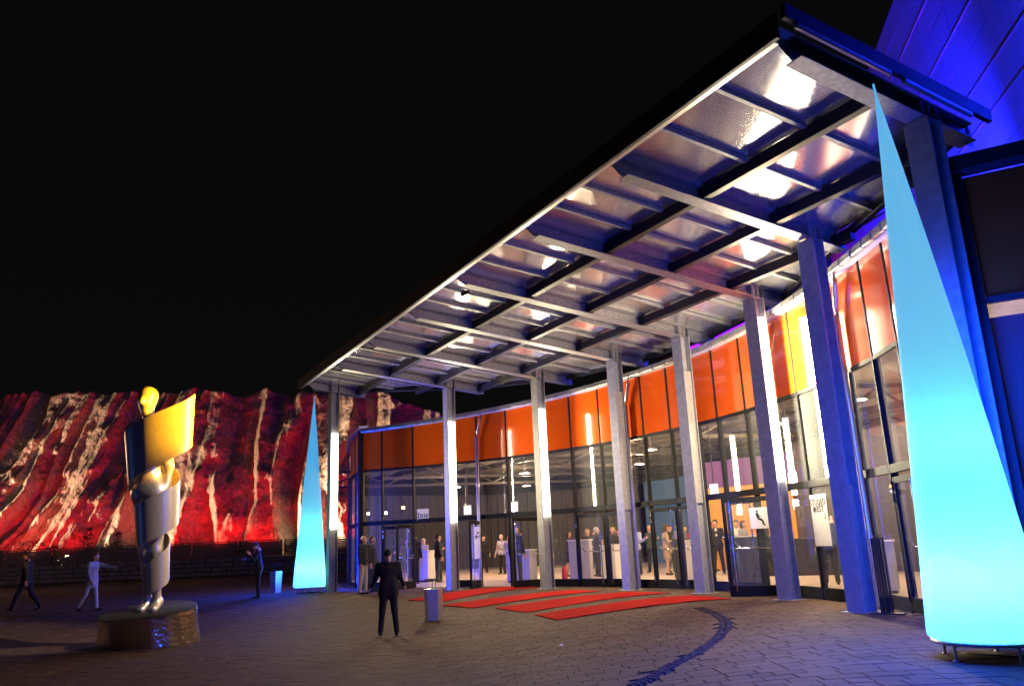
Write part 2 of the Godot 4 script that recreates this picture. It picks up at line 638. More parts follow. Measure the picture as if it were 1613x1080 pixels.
func build_cliff() -> void:
	var st := ST()
	st.set_smooth_group(1)
	var n1 := FastNoiseLite.new()
	n1.seed = 4
	n1.frequency = 0.055
	n1.fractal_octaves = 3
	var n2 := FastNoiseLite.new()
	n2.seed = 9
	n2.frequency = 0.22
	n2.fractal_octaves = 5
	var nu := 520
	var nv := 90
	var a := cliff_frame(0.0)
	var b := cliff_frame(1.0)
	var along := (b - a).normalized()
	var L := a.distance_to(b)
	var back := Vector3.UP.cross(along).normalized()
	if back.x > 0:
		back = -back
	var pts := []
	for i in nu + 1:
		var colp := []
		var s := float(i) / nu * L
		var px := float(i) / nu
		var top := 16.5 + 0.7 * n1.get_noise_2d(s * 1.2, 50.0) + 0.5 * n2.get_noise_2d(s * 1.5, 9.0)
		if px > 0.7:
			top -= clampf((px - 0.7) * 9.0, 0.0, 1.8) + clampf((px - 0.76) * 14.0, 0.0, 3.0)
		for j in nv + 1:
			var t := float(j) / nv
			var y := t * top
			# slanting gullies and buttresses, wider at the foot
			var lean := 0.5 * clampf(1.0 - s / 24.0, -0.25, 1.0)
			var q := s - y * lean
			var warp := n1.get_noise_2d(q * 0.6, y * 0.5) * 5.0
			var ridge := 1.0 - absf(n1.get_noise_2d((q + warp * 0.7) * 2.3, y * 0.3 + 30.0)) * 3.0
			var ridge2 := 1.0 - absf(n2.get_noise_2d((q + warp) * 0.75, y * 0.13)) * 2.2
			var fine := n2.get_noise_2d(s * 1.3, y * 1.6)
			var rill := absf(n2.get_noise_2d((q + warp * 0.6) * 2.6, y * 0.16 + 70.0))
			var depth := y * 0.42 - 2.7 * smoothstep(-0.7, 1.0, ridge) * (1.0 - 0.3 * t) - 0.6 * ridge2 - 0.55 * fine + 0.35 * rill
			depth -= 1.2 * (1.0 - t) * (1.0 - t)
			colp.append(a + along * s + back * depth + Vector3(0, y, 0))
		colp.append(a + along * s + back * (14.0 + top * 0.4) + Vector3(0, top + 0.6, 0))
		pts.append(colp)
	for i in nu:
		for j in nv + 1:
			quad(st, pts[i][j], pts[i + 1][j], pts[i + 1][j + 1], pts[i][j + 1], -back + Vector3.UP * 0.2)
	var cl := struct("rock_cliff", st, M.rock)
	cl.set_meta("label", "rugged rock face lit in red behind the plaza")
	# floodlights on the terrace between the wall and the rock
	var lay := [[0.02, 0, 12.0], [0.02, 1, 12.0], [0.2, 0, 15.0], [0.27, 0, 13.0], [0.27, 1, 9.0], [0.42, 0, 15.0], [0.5, 0, 14.0], [0.58, 0, 14.0], [0.56, 1, 9.0], [0.7, 0, 9.0], [0.76, 0, 9.0], [0.8, 0, 4.0]]
	var cnt := [0, 0]
	for e in lay:
		var p: Vector3 = a + along * (float(e[0]) * L) - back * 5.6 + Vector3(0, 0.9, 0)
		var white: bool = e[1] == 1
		cnt[e[1]] += 1
		var o := thing("red_floodlight" if not white else "white_floodlight", ["first", "second", "third", "fourth", "fifth", "sixth", "seventh", "eighth", "ninth", "tenth"][cnt[e[1]] - 1] + (" red" if not white else " white") + " floodlight from the left aimed up the rock face behind the wall", "floodlight", p, 0.0, ("red" if not white else "white") + " floodlights along the foot of the rock face")
		var aim := ((back * 3.2 + Vector3(0, 5.6, 0) + along * 7.0) if white else (back * 6.5 + Vector3(0, 9.5, 0) - along * 2.0)).normalized()
		var s := ST()
		var z := -aim
		var x := along
		var y := z.cross(x).normalized()
		x = y.cross(z).normalized()
		bx(s, Transform3D(Basis(x, y, z), Vector3(0, 0.45, 0)), Vector3(0.5, 0.36, 0.2), 0.03)
		obj("housing", s, M.dark, o)
		s = ST()
		bx(s, Transform3D(Basis(x, y, z), Vector3(0, 0.45, 0) + aim * 0.11), Vector3(0.42, 0.28, 0.02), 0.004)
		obj("lamp_glass", s, glow(1, 0.02, 0.01, 6.0) if not white else glow(1, 0.85, 0.7, 8.0), o)
		s = ST()
		bar(s, Vector3(-0.0, -1.5, 0), Vector3(0, 0.3, 0), 0.08, 0.08, Vector3.RIGHT)
		obj("stand", s, M.dark, o)
		var src := Vector3(0, 0.45, 0) + aim * 0.2
		spot("lamp", p + src, p + src + aim * 5.0, Color(1.0, 0.045, 0.035) if not white else Color(1.0, 0.82, 0.66), e[2] * (4.0 if not white else 85.0), 50.0 if not white else 36.0, 0.15, null)

func build_wall() -> void:
	# two tiers: coursed stone below, timber fence panels above
	var a := Vector3(-47.5, 0, 22.0)
	var b := Vector3(-26.0, 0, -22.0)
	var along := (b - a).normalized()
	var L := a.distance_to(b)
	var yaw := atan2(-along.z, along.x)
	var w := thing("stone_wall", "long low dry stone wall in the dark below the red rock face", "wall", a)
	var s := ST()
	bx(s, at(along * L * 0.5 + Vector3(0, 0.62, 0) - Vector3(0.22, 0, 0), yaw), Vector3(L, 1.24, 0.5))
	obj("core", s, M.stone, w)
	var vs := []
	for k in 6:
		var s2 := ST()
		bx(s2, Transform3D.IDENTITY, Vector3(1.0, 0.27, 0.3), 0.05)
		s2.generate_normals()
		vs.append(s2.commit())
	for row in 4:
		var x := -rng.randf()
		while x < L:
			var l := rng.randf_range(0.7, 1.5)
			var xf := at(along * (x + l * 0.5) + Vector3(0.12 + rng.randf() * 0.07, 0.155 + row * 0.305, 0.04), yaw)
			xf.basis = xf.basis * Basis.from_scale(Vector3(l * 0.96, rng.randf_range(0.9, 1.05), 1.0))
			shared("stone", vs[rng.randi() % 6], M.stone, w, xf)
			x += l
	var f := thing("fence", "timber panel fence standing on top of the stone wall", "fence", a + Vector3(0, 1.24, 0))
	var n := 15
	for k in n:
		var p0 := along * (L * k / n + 0.12)
		var p1 := along * (L * (k + 1) / n - 0.12)
		for q in 7:
			s = ST()
			bar(s, p0 + Vector3(0, 0.12 + q * 0.14, 0), p1 + Vector3(0, 0.12 + q * 0.14, 0), 0.03, 0.12)
			obj("plank", s, M.wood, f)
		s = ST()
		for p in [p0, p1]:
			bar(s, p, p + Vector3(0, 1.12, 0), 0.08, 0.08, Vector3.RIGHT)
		bar(s, p0 + Vector3(0, 1.11, 0), p1 + Vector3(0, 1.11, 0), 0.08, 0.06)
		obj("frame", s, M.wood, f)
	# shrubs and little conifers between the wall and the rock
	var spots := [[0.30, 2.2, 0], [0.385, 3.0, 1], [0.43, 2.6, 1], [0.465, 2.9, 1], [0.34, 1.8, 0], [0.62, 1.5, 0], [0.25, 1.6, 0]]
	var words := ["dark rounded shrub at the foot of the pale streak of rock", "tall dark conifer just left of the two others on the terrace", "middle dark conifer on the terrace under the red rock", "dark conifer left of the statue on the terrace under the rock", "low dark shrub between the pale rock and the conifers", "low dark shrub behind the wall right of the statue", "leftmost low dark shrub on the terrace"]
	for k in spots.size():
		var e = spots[k]
		var base: Vector3 = a + along * (float(e[0]) * L) - Vector3(3.0, 0, 0)
		var t := thing("conifer" if e[2] == 1 else "shrub", words[k], "tree" if e[2] == 1 else "shrub", base)
		var hh: float = e[1]
		s = ST()
		tube(s, [Vector3.ZERO, Vector3(0, hh * 0.6 + 1.0, 0)], 0.07, 6, 0.02)
		obj("trunk", s, M.wood, t)
		s = ST()
		for q in 420:
			var tt := rng.randf()
			var rad: float = (1.0 - tt) * hh * 0.3 + 0.06 if e[2] == 1 else hh * 0.55 * sqrt(maxf(0.0, 1.0 - pow(tt * 2.0 - 1.0, 2.0))) + 0.1
			var an := rng.randf() * TAU
			var rr := rad * sqrt(rng.randf())
			var c := Vector3(cos(an) * rr, 0.9 + tt * hh, sin(an) * rr)
			var d := Vector3(cos(an), rng.randf_range(-0.5, 0.5), sin(an)).normalized() * rng.randf_range(0.14, 0.3)
			var sd := d.cross(Vector3(rng.randf() - 0.5, 1, rng.randf() - 0.5)).normalized() * 0.07
			tri(s, c - sd, c + sd, c + d, Vector3.UP)
		obj("foliage" if e[2] == 0 else "crown", s, M.bush, t)

# ---------------------------------------------------------------- the hall behind, with blue and magenta light on its cladding
func build_hall() -> void:
	var h := thing("clad_hall", "tall metal clad hall rising behind the foyer, washed in blue light", "building")
	# the long wall runs away to the left behind the foyer; its joints climb slightly
	var d0 := Vector3(-0.72, 0.08, -0.69).normalized()
	var p0 := P(25.0, 5.93, 6.5)
	var n := Vector3(-d0.z, 0, d0.x).normalized()
	if n.dot(P(27.0, -6.8) - p0) < 0:
		n = -n
	var L := 62.0
	var tops := 12.1
	var st := ST()
	var e := p0 + d0 * L
	var up := Vector3(0, tops, 0)
	var bk := -n * 6.0
	quad(st, p0 + bk, e + bk, e + bk + up, p0 + bk + up, -n)
	quad(st, p0 - n * 0.05, e - n * 0.05, e - n * 0.05 + up, p0 - n * 0.05 + up, n)
	quad(st, p0 + up - n * 0.05, e + up - n * 0.05, e + bk + up, p0 + bk + up, Vector3.UP)
	quad(st, p0, p0 + bk, p0 + bk + up, p0 + up, -d0)
	quad(st, e, e + bk, e + bk + up, e + up, d0)
	obj("wall_core", st, M.black_steel, h)
	var rows := 11
	var ph := tops / rows
	for i in rows:
		var x := 0.0
		var k := 0
		var off := 2.6 * (i % 2)
		while x < L:
			var w := 5.2 if x > 0.0 else 5.2 - off
			w = minf(w, L - x)
			var c := p0 + d0 * (x + w * 0.5) + Vector3(0, (i + 0.5) * ph, 0)
			st = ST()
			var xa := d0
			var za := n
			var ya := Vector3.UP
			var half := w * 0.5 - 0.02
			var hh := ph * 0.5 - 0.025
			var q := [c - xa * half - ya * hh, c + xa * half - ya * hh, c + xa * half + ya * hh, c - xa * half + ya * hh]
			var tl := n * (0.012 * sin(float(i * 7 + k * 3)))
			quad(st, q[0] + tl, q[1], q[2], q[3] + tl, za)
			for m in 4:
				quad(st, q[m], q[(m + 1) % 4], q[(m + 1) % 4] - n * 0.04, q[m] - n * 0.04, (q[m] + q[(m + 1) % 4]) * 0.5 - c)
			obj("cladding_panel", st, M.clad, h)
			x += w
			k += 1
	for i in [2, 4, 5, 7, 9]:
		st = ST()
		bar(st, p0 + Vector3(0, i * ph, 0) + n * 0.004, e + Vector3(0, i * ph, 0) + n * 0.004, 0.05, 0.045)
		obj("cover_strip", st, M.alu, h)
	# a lower block further along, lit magenta
	st = ST()
	var a := P(-6.6, 23.0, 5.6)
	var b := P(-2.2, 31.4, 5.6)
	var nn := Vector3.UP.cross(b - a).normalized()
	if nn.dot(P(27.0, -6.8) - a) < 0:
		nn = -nn
	var m := thing("stage_block", "flat walled block behind the foyer roof lit in magenta", "building")
	var dd := (b - a).normalized()
	for i in 4:
		st = ST()
		var q0 := a.lerp(b, i / 4.0)
		var q1 := a.lerp(b, (i + 1) / 4.0)
		bar(st, q0 + dd * 0.015 + Vector3(0, 4.4, 0) - nn * 0.1, q1 - dd * 0.015 + Vector3(0, 4.4, 0) - nn * 0.1, 0.2, 8.8)
		obj("wall_panel", st, M.clad, m)
	st = ST()
	bar(st, a + Vector3(0, 4.35, 0) - nn * 2.3, b + Vector3(0, 4.35, 0) - nn * 2.3, 4.0, 8.7)
	obj("block_core", st, M.black_steel, m)
	# floodlights on the foyer roof
	var c1 := P(22.05, 6.3, 6.02)
	floodlight("blue_floodlight", "blue floodlight on the roof edge at the right aimed up the hall wall", c1, p0 + d0 * 4.2 + Vector3(0, 3.0, 0), Color(0.05, 0.15, 1.0), 700.0, 62.0)
	floodlight("blue_floodlight", "blue floodlight on the foyer roof behind the right end of the canopy", P(16.5, 10.6, 6.02), P(13.4, 17.0, 9.0), Color(0.09, 0.10, 0.95), 1300.0, 60.0)
	floodlight("blue_floodlight", "violet blue floodlight on the foyer roof behind the seventh column", P(8.4, 17.0, 6.02), P(2.5, 27.0, 10.0), Color(0.12, 0.06, 1.0), 1200.0, 55.0)
	floodlight("blue_floodlight", "blue floodlight on the paving at the foot of the eighth column behind the right cone", G(21.7, 2.12, 0.02), P(21.45, 2.66, 3.2), Color(0.03, 0.17, 1.0), 14.0, 38.0)
	floodlight("blue_floodlight", "blue floodlight on the paving behind the left cone lamp", G(-2.3, 0.95, 0.02), P(0.8, 3.0, 1.9), Color(0.03, 0.16, 1.0), 110.0, 42.0)
	floodlight("magenta_floodlight", "magenta floodlight on the foyer roof in front of the magenta block", P(-0.5, 22.5, 6.02), P(-4.6, 27.0, 8.5), Color(1.0, 0.01, 0.16), 200.0, 62.0)

func floodlight(called: String, label: String, p: Vector3, to: Vector3, c: Color, e: float, half: float) -> void:
	var o := thing(called, label, "floodlight", p)
	var z := -(to - p).normalized()
	var x := Vector3.UP.cross(z).normalized()
	var y := z.cross(x)
	var bs := Basis(x, y, z)
	var s := ST()
	bx(s, Transform3D(bs, Vector3(0, 0.32, 0)), Vector3(0.46, 0.3, 0.16), 0.03)
	obj("housing", s, M.dark, o)
	s = ST()
	for k in [-1.0, 1.0]:
		bar(s, Vector3(0, 0.02, 0) + x * 0.26 * k, Vector3(0, 0.36, 0) + x * 0.26 * k, 0.04, 0.02, Vector3.RIGHT)
	bar(s, x * -0.27 + Vector3(0, 0.02, 0), x * 0.27 + Vector3(0, 0.02, 0), 0.05, 0.03)
	obj("yoke", s, M.dark, o)
	s = ST()
	bx(s, Transform3D(bs, Vector3(0, 0.32, 0) - z * 0.085), Vector3(0.4, 0.24, 0.012), 0.003)
	obj("lamp_glass", s, glow(c.r, c.g, c.b, 4.0), o)
	spot("lamp", p + Vector3(0, 0.32, 0) - z * 0.16, to, c, e, half, 0.12)

# ---------------------------------------------------------------- foyer
var foyer: Node3D

func pane(called: String, a: Vector3, b: Vector3, h: float, t: float, m: Material, parent: Node, bev := 0.0) -> MeshInstance3D:
	# an upright sheet from a to b, h high
	var st := ST()
	bar(st, a + Vector3(0, h * 0.5, 0), b + Vector3(0, h * 0.5, 0), t, h, Vector3.UP, bev)
	return obj(called, st, m, parent)

func glass_pane(a: Vector3, b: Vector3, h: float, parent: Node) -> MeshInstance3D:
	var st := ST()
	var n := Vector3.UP.cross(b - a)
	quad(st, a, b, b + Vector3(0, h, 0), a + Vector3(0, h, 0), n)
	return obj("glass_pane", st, M.glass, parent)

func door_leaf(hinge: Vector3, free: Vector3, parent: Node, handle_side: float) -> void:
	var h := 2.08
	var d := (free - hinge).normalized()
	var out := Vector3.UP.cross(d).normalized() * handle_side
	var st := ST()
	var f := 0.075
	for p in [hinge + d * f * 0.5, free - d * f * 0.5]:
		bar(st, p + Vector3(0, 0.02, 0), p + Vector3(0, h, 0), f, 0.055, d.cross(Vector3.UP), 0.004)
	bar(st, hinge + d * f + Vector3(0, 0.13, 0), free - d * f + Vector3(0, 0.13, 0), 0.05, 0.22, Vector3.UP, 0.004)
	bar(st, hinge + d * f + Vector3(0, h - 0.05, 0), free - d * f + Vector3(0, h - 0.05, 0), 0.05, 0.1, Vector3.UP, 0.004)
	var leaf := obj("door", st, M.frame, parent)
	st = ST()
	var a := hinge + d * f + Vector3(0, 0.24, 0)
	var b := free - d * f + Vector3(0, 0.24, 0)
	quad(st, a, b, b + Vector3(0, h - 0.34, 0), a + Vector3(0, h - 0.34, 0), out)
	obj("glass_pane", st, M.glass, leaf)
	st = ST()
	var hp := free - d * 0.16 + out * 0.075
	tube(st, [hp + Vector3(0, 0.12, 0), hp + Vector3(0, 2.0, 0)], 0.016, 8)
	for y in [0.2, 1.9]:
		tube(st, [hp + Vector3(0, y, 0), hp + Vector3(0, y, 0) - out * 0.06], 0.01, 6)
	obj("pull_handle", st, M.chrome, leaf)
	st = ST()
	var hb := hinge + d * 0.1 - out * 0.08 + Vector3(0, 1.0, 0)
	var he := free - d * 0.12 - out * 0.08 + Vector3(0, 1.0, 0)
	tube(st, [hb + out * 0.06 + Vector3(0, 0.12, 0), hb + d * 0.1, he, he + out * 0.05 + d * 0.03 + Vector3(0, 0.06, 0)], 0.014, 8)
	obj("push_bar", st, M.chrome, leaf)
	for y in [0.25, 1.75, 1.95]:
		st = ST()
		bar(st, hinge + out * 0.03 + Vector3(0, y - 0.07, 0), hinge + out * 0.03 + Vector3(0, y + 0.07, 0), 0.03, 0.03, Vector3.RIGHT)
		obj("hinge", st, M.chrome, leaf)

func build_foyer() -> void:
	foyer = thing("foyer_building", "curved glass fronted foyer with a band of orange panels under its gutter", "building")
	var open_cells := [2, 4, 5, 14]
	var doors := [1, 7, 8, 10, 11, 13, 19, 20]
	for i in TH.size() - 1:
		var a := fp(TH[i])
		var b := fp(TH[i + 1])
		var d := (b - a).normalized()
		var out := d.cross(Vector3.UP).normalized()
		if out.dot(P(CC.x, CC.y) - a) < 0:
			out = -out
		var m := 0.035
		var a2 := a + d * m
		var b2 := b - d * m
		var up := func(y: float) -> Vector3: return Vector3(0, y, 0)
		# orange panel
		var ga := gut(TH[i]) - 0.02
		var gb := gut(TH[i + 1]) - 0.02
		var st := ST()
		var q := [a2 + up.call(4.1), b2 + up.call(4.1), b2 + up.call(gb), a2 + up.call(ga)]
		quad(st, q[0] + out * 0.03, q[1] + out * 0.03, q[2] + out * 0.03, q[3] + out * 0.03, out)
		quad(st, q[0] - out * 0.03, q[1] - out * 0.03, q[2] - out * 0.03, q[3] - out * 0.03, -out)
		for k in 4:
			var k2 := (k + 1) % 4
			quad(st, q[k] + out * 0.03, q[k2] + out * 0.03, q[k2] - out * 0.03, q[k] - out * 0.03, (q[k] + q[k2]) * 0.5 - (q[0] + q[2]) * 0.5)
		obj("orange_panel", st, M.orange, foyer)
		glass_pane(a2 + up.call(2.29), b2 + up.call(2.29), 1.73, foyer)
		if i in doors:
			if i in [1, 7, 10, 13, 19]:
				door_leaf(a2 + out * 0.01, b2 + out * 0.01, foyer, 1.0 if Vector3.UP.cross((b2 - a2).normalized()).dot(out) > 0 else -1.0)
			else:
				door_leaf(b2 + out * 0.01, a2 + out * 0.01, foyer, 1.0 if Vector3.UP.cross((a2 - b2).normalized()).dot(out) > 0 else -1.0)
		elif not i in open_cells:
			glass_pane(a2 + up.call(0.24), b2 + up.call(0.24), 1.9, foyer)
			st = ST()
			bar(st, a2 + up.call(0.12), b2 + up.call(0.12), 0.07, 0.22, Vector3.UP, 0.006)
			obj("bottom_rail", st, M.frame, foyer)
		st = ST()
		bar(st, a2 + up.call(2.215), b2 + up.call(2.215), 0.09, 0.14, Vector3.UP, 0.006)
		obj("transom", st, M.frame, foyer)
		st = ST()
		bar(st, a2 + up.call(4.06), b2 + up.call(4.06), 0.08, 0.075, Vector3.UP, 0.006)
		obj("head_rail", st, M.frame, foyer)
		# gutter over this bay, with a pale soffit strip under it
		st = ST()
		bar(st, a + up.call(gut(TH[i]) + 0.07) + out * 0.16, b + up.call(gut(TH[i + 1]) + 0.07) + out * 0.16, 0.15, 0.13, Vector3.UP, 0.01)
		obj("gutter", st, M.alu, foyer)
		st = ST()
		bar(st, a + up.call(gut(TH[i])) + out * 0.02, b + up.call(gut(TH[i + 1])) + out * 0.02, 0.28, 0.025)
		obj("soffit", st, M.white, foyer)
		for t in [0.25, 0.75]:
			st = ST()
			var g: Vector3 = a.lerp(b, t) + up.call(lerpf(gut(TH[i]), gut(TH[i + 1]), t) + 0.07) + out * 0.16
			bar(st, g - out * 0.085, g + out * 0.085, 0.02, 0.15)
			obj("gutter_bracket", st, M.steel, foyer)
	for i in TH.size():
		var a := fp(TH[i])
		var out := (P(CC.x, CC.y) - a).normalized()
		var st := ST()
		bar(st, a - out * 0.02, a - out * 0.02 + Vector3(0, gut(TH[i]), 0), 0.13, 0.055, out.cross(Vector3.UP), 0.005)
		obj("mullion", st, M.frame if i != 0 else M.frame, foyer)
	for pr in [[4, 0.25], [9, 0.65], [15, 0.25], [18, 0.35]]:
		var th: float = lerpf(TH[pr[0]], TH[pr[0] + 1], pr[1])
		var th2 := th + 0.9
		var g := gut(th)
		var st := ST()
		tube(st, [fp(th, RF - 0.17, g), fp(th, RF - 0.17, g - 0.12), fp(th + 0.15, RF - 0.16, g - 0.24), fp(th2 - 0.2, RF - 0.13, g - 0.62), fp(th2, RF - 0.12, g - 0.76), fp(th2, RF - 0.12, 2.4), fp(th2, RF - 0.12, 0.02)], 0.05, 12)
		for y in [1.1, 3.2]:
			tube(st, [fp(th2, RF - 0.12, y), fp(th2, RF - 0.12, y + 0.08)], 0.06, 12)
		obj("downpipe", st, M.alu, foyer)
	# open leaves
	door_leaf(fp(128.6, RF - 0.06), fp(128.9, RF - 1.1), foyer, -1.0)
	door_leaf(fp(118.9, RF - 0.06), fp(117.6, RF - 1.12), foyer, 1.0)
	door_leaf(fp(109.9, RF - 0.06), fp(110.9, RF - 1.12), foyer, -1.0)
	door_leaf(fp(74.1, RF - 0.06), fp(76.9, RF - 1.06), foyer, 1.0)
	# side wall of glass running back from the left corner
	var c0 := fp(136.1)
	var ends := [c0, P(-2.0, 2.62), P(-3.6, 2.95), P(-5.4, 3.45), P(-7.4, 4.1)]
	for i in 4:
		var a: Vector3 = ends[i]
		var b: Vector3 = ends[i + 1]
		var d := (b - a).normalized()
		glass_pane(a + d * 0.04 + Vector3(0, 0.24, 0), b - d * 0.04 + Vector3(0, 0.24, 0), 1.9, foyer)
		glass_pane(a + d * 0.04 + Vector3(0, 2.29, 0), b - d * 0.04 + Vector3(0, 2.29, 0), 1.73, foyer)
		pane("red_panel", a + d * 0.04 + Vector3(0, 4.1, 0), b - d * 0.04 + Vector3(0, 4.1, 0), 1.42, 0.05, M.orange, foyer)
		var st := ST()
		for y in [0.12, 2.215, 4.06]:
			st = ST()
			bar(st, a + d * 0.04 + Vector3(0, y, 0), b - d * 0.04 + Vector3(0, y, 0), 0.08, 0.14)
			obj("transom", st, M.frame, foyer)
		st = ST()
		bar(st, b, b + Vector3(0, 5.5, 0), 0.1, 0.06, d.cross(Vector3.UP))
		obj("mullion", st, M.frame, foyer)
		st = ST()
		bar(st, a + Vector3(0, 5.62, 0), b + Vector3(0, 5.62, 0), 0.3, 0.14)
		obj("gutter", st, M.alu, foyer)
	var st := ST()
	bar(st, c0 + P(0.02, -0.1), c0 + P(0.02, -0.1, 5.5), 0.16, 0.16, Vector3.RIGHT, 0.01)
	obj("corner_post", st, M.frame, foyer)
	# wing at the right: dark pilaster, dark red panels over pale glass
	var w0 := P(21.0, 3.05)
	var wd := Vector3(0.85, 0, -0.53).normalized()
	var wn := Vector3(0.53, 0, 0.85).normalized()
	pane("pilaster", w0 - wn * 0.05, w0 + wd * 0.55 - wn * 0.05, 5.9, 0.4, M.black_steel, foyer)
	for i in 3:
		var a := w0 + wd * (0.56 + i * 1.5)
		var b := w0 + wd * (0.56 + (i + 1) * 1.5 - 0.03)
		pane("red_panel", a + Vector3(0, 4.12, 0), b + Vector3(0, 4.12, 0), 1.66, 0.06, M.red_panel, foyer)
		glass_pane(a + Vector3(0, 0.1, 0) - wn * 0.02, b + Vector3(0, 0.1, 0) - wn * 0.02, 3.92, foyer)
		pane("sill", a + Vector3(0, 4.03, 0) + wn * 0.03, b + Vector3(0, 4.03, 0) + wn * 0.03, 0.07, 0.12, M.fascia, foyer)
	pane("inner_wall", w0 + wd * 0.6 - wn * 1.0 + Vector3(0, 0.05, 0), w0 + wd * 4.6 - wn * 1.0 + Vector3(0, 0.05, 0), 4.0, 0.1, M.truss, foyer)
	pane("fascia", w0 - wd * 0.1 + Vector3(0, 5.82, 0) + wn * 0.12, w0 + wd * 5.2 + Vector3(0, 5.82, 0) + wn * 0.12, 0.2, 0.3, M.fascia, foyer)
	# roof slab
	var pts := []
	for i in TH.size():
		pts.append(fp(TH[i], RF - 0.02, gut(TH[i]) + 0.01))
	for p in [[25.3, 5.9], [23.5, 20.0], [8.0, 34.0], [-24.0, 32.0], [-22.0, 9.2], [-7.4, 4.1]]:
		pts.append(P(p[0], p[1], 5.98))
	var top := ST()
	slab(top, pts, 0.05)
	obj("roof", top, M.black_steel, foyer)
	var lowp := []
	for p in pts:
		lowp.append(Vector3(p.x, 5.46, p.z))
	top = ST()
	slab(top, lowp, 0.04)
	obj("ceiling", top, M.ceil, foyer)
	# closing walls at the back and side
	st = ST()
	for q in [[25.3, 5.9, 23.5, 20.0], [23.5, 20.0, 8.0, 34.0], [8.0, 34.0, -24.0, 32.0], [-24.0, 32.0, -22.0, 9.2], [-22.0, 9.2, -7.4, 4.1]]:
		bar(st, P(q[0], q[1], 2.95), P(q[2], q[3], 2.95), 0.2, 5.9)
	obj("back_wall", st, M.curtain, foyer)

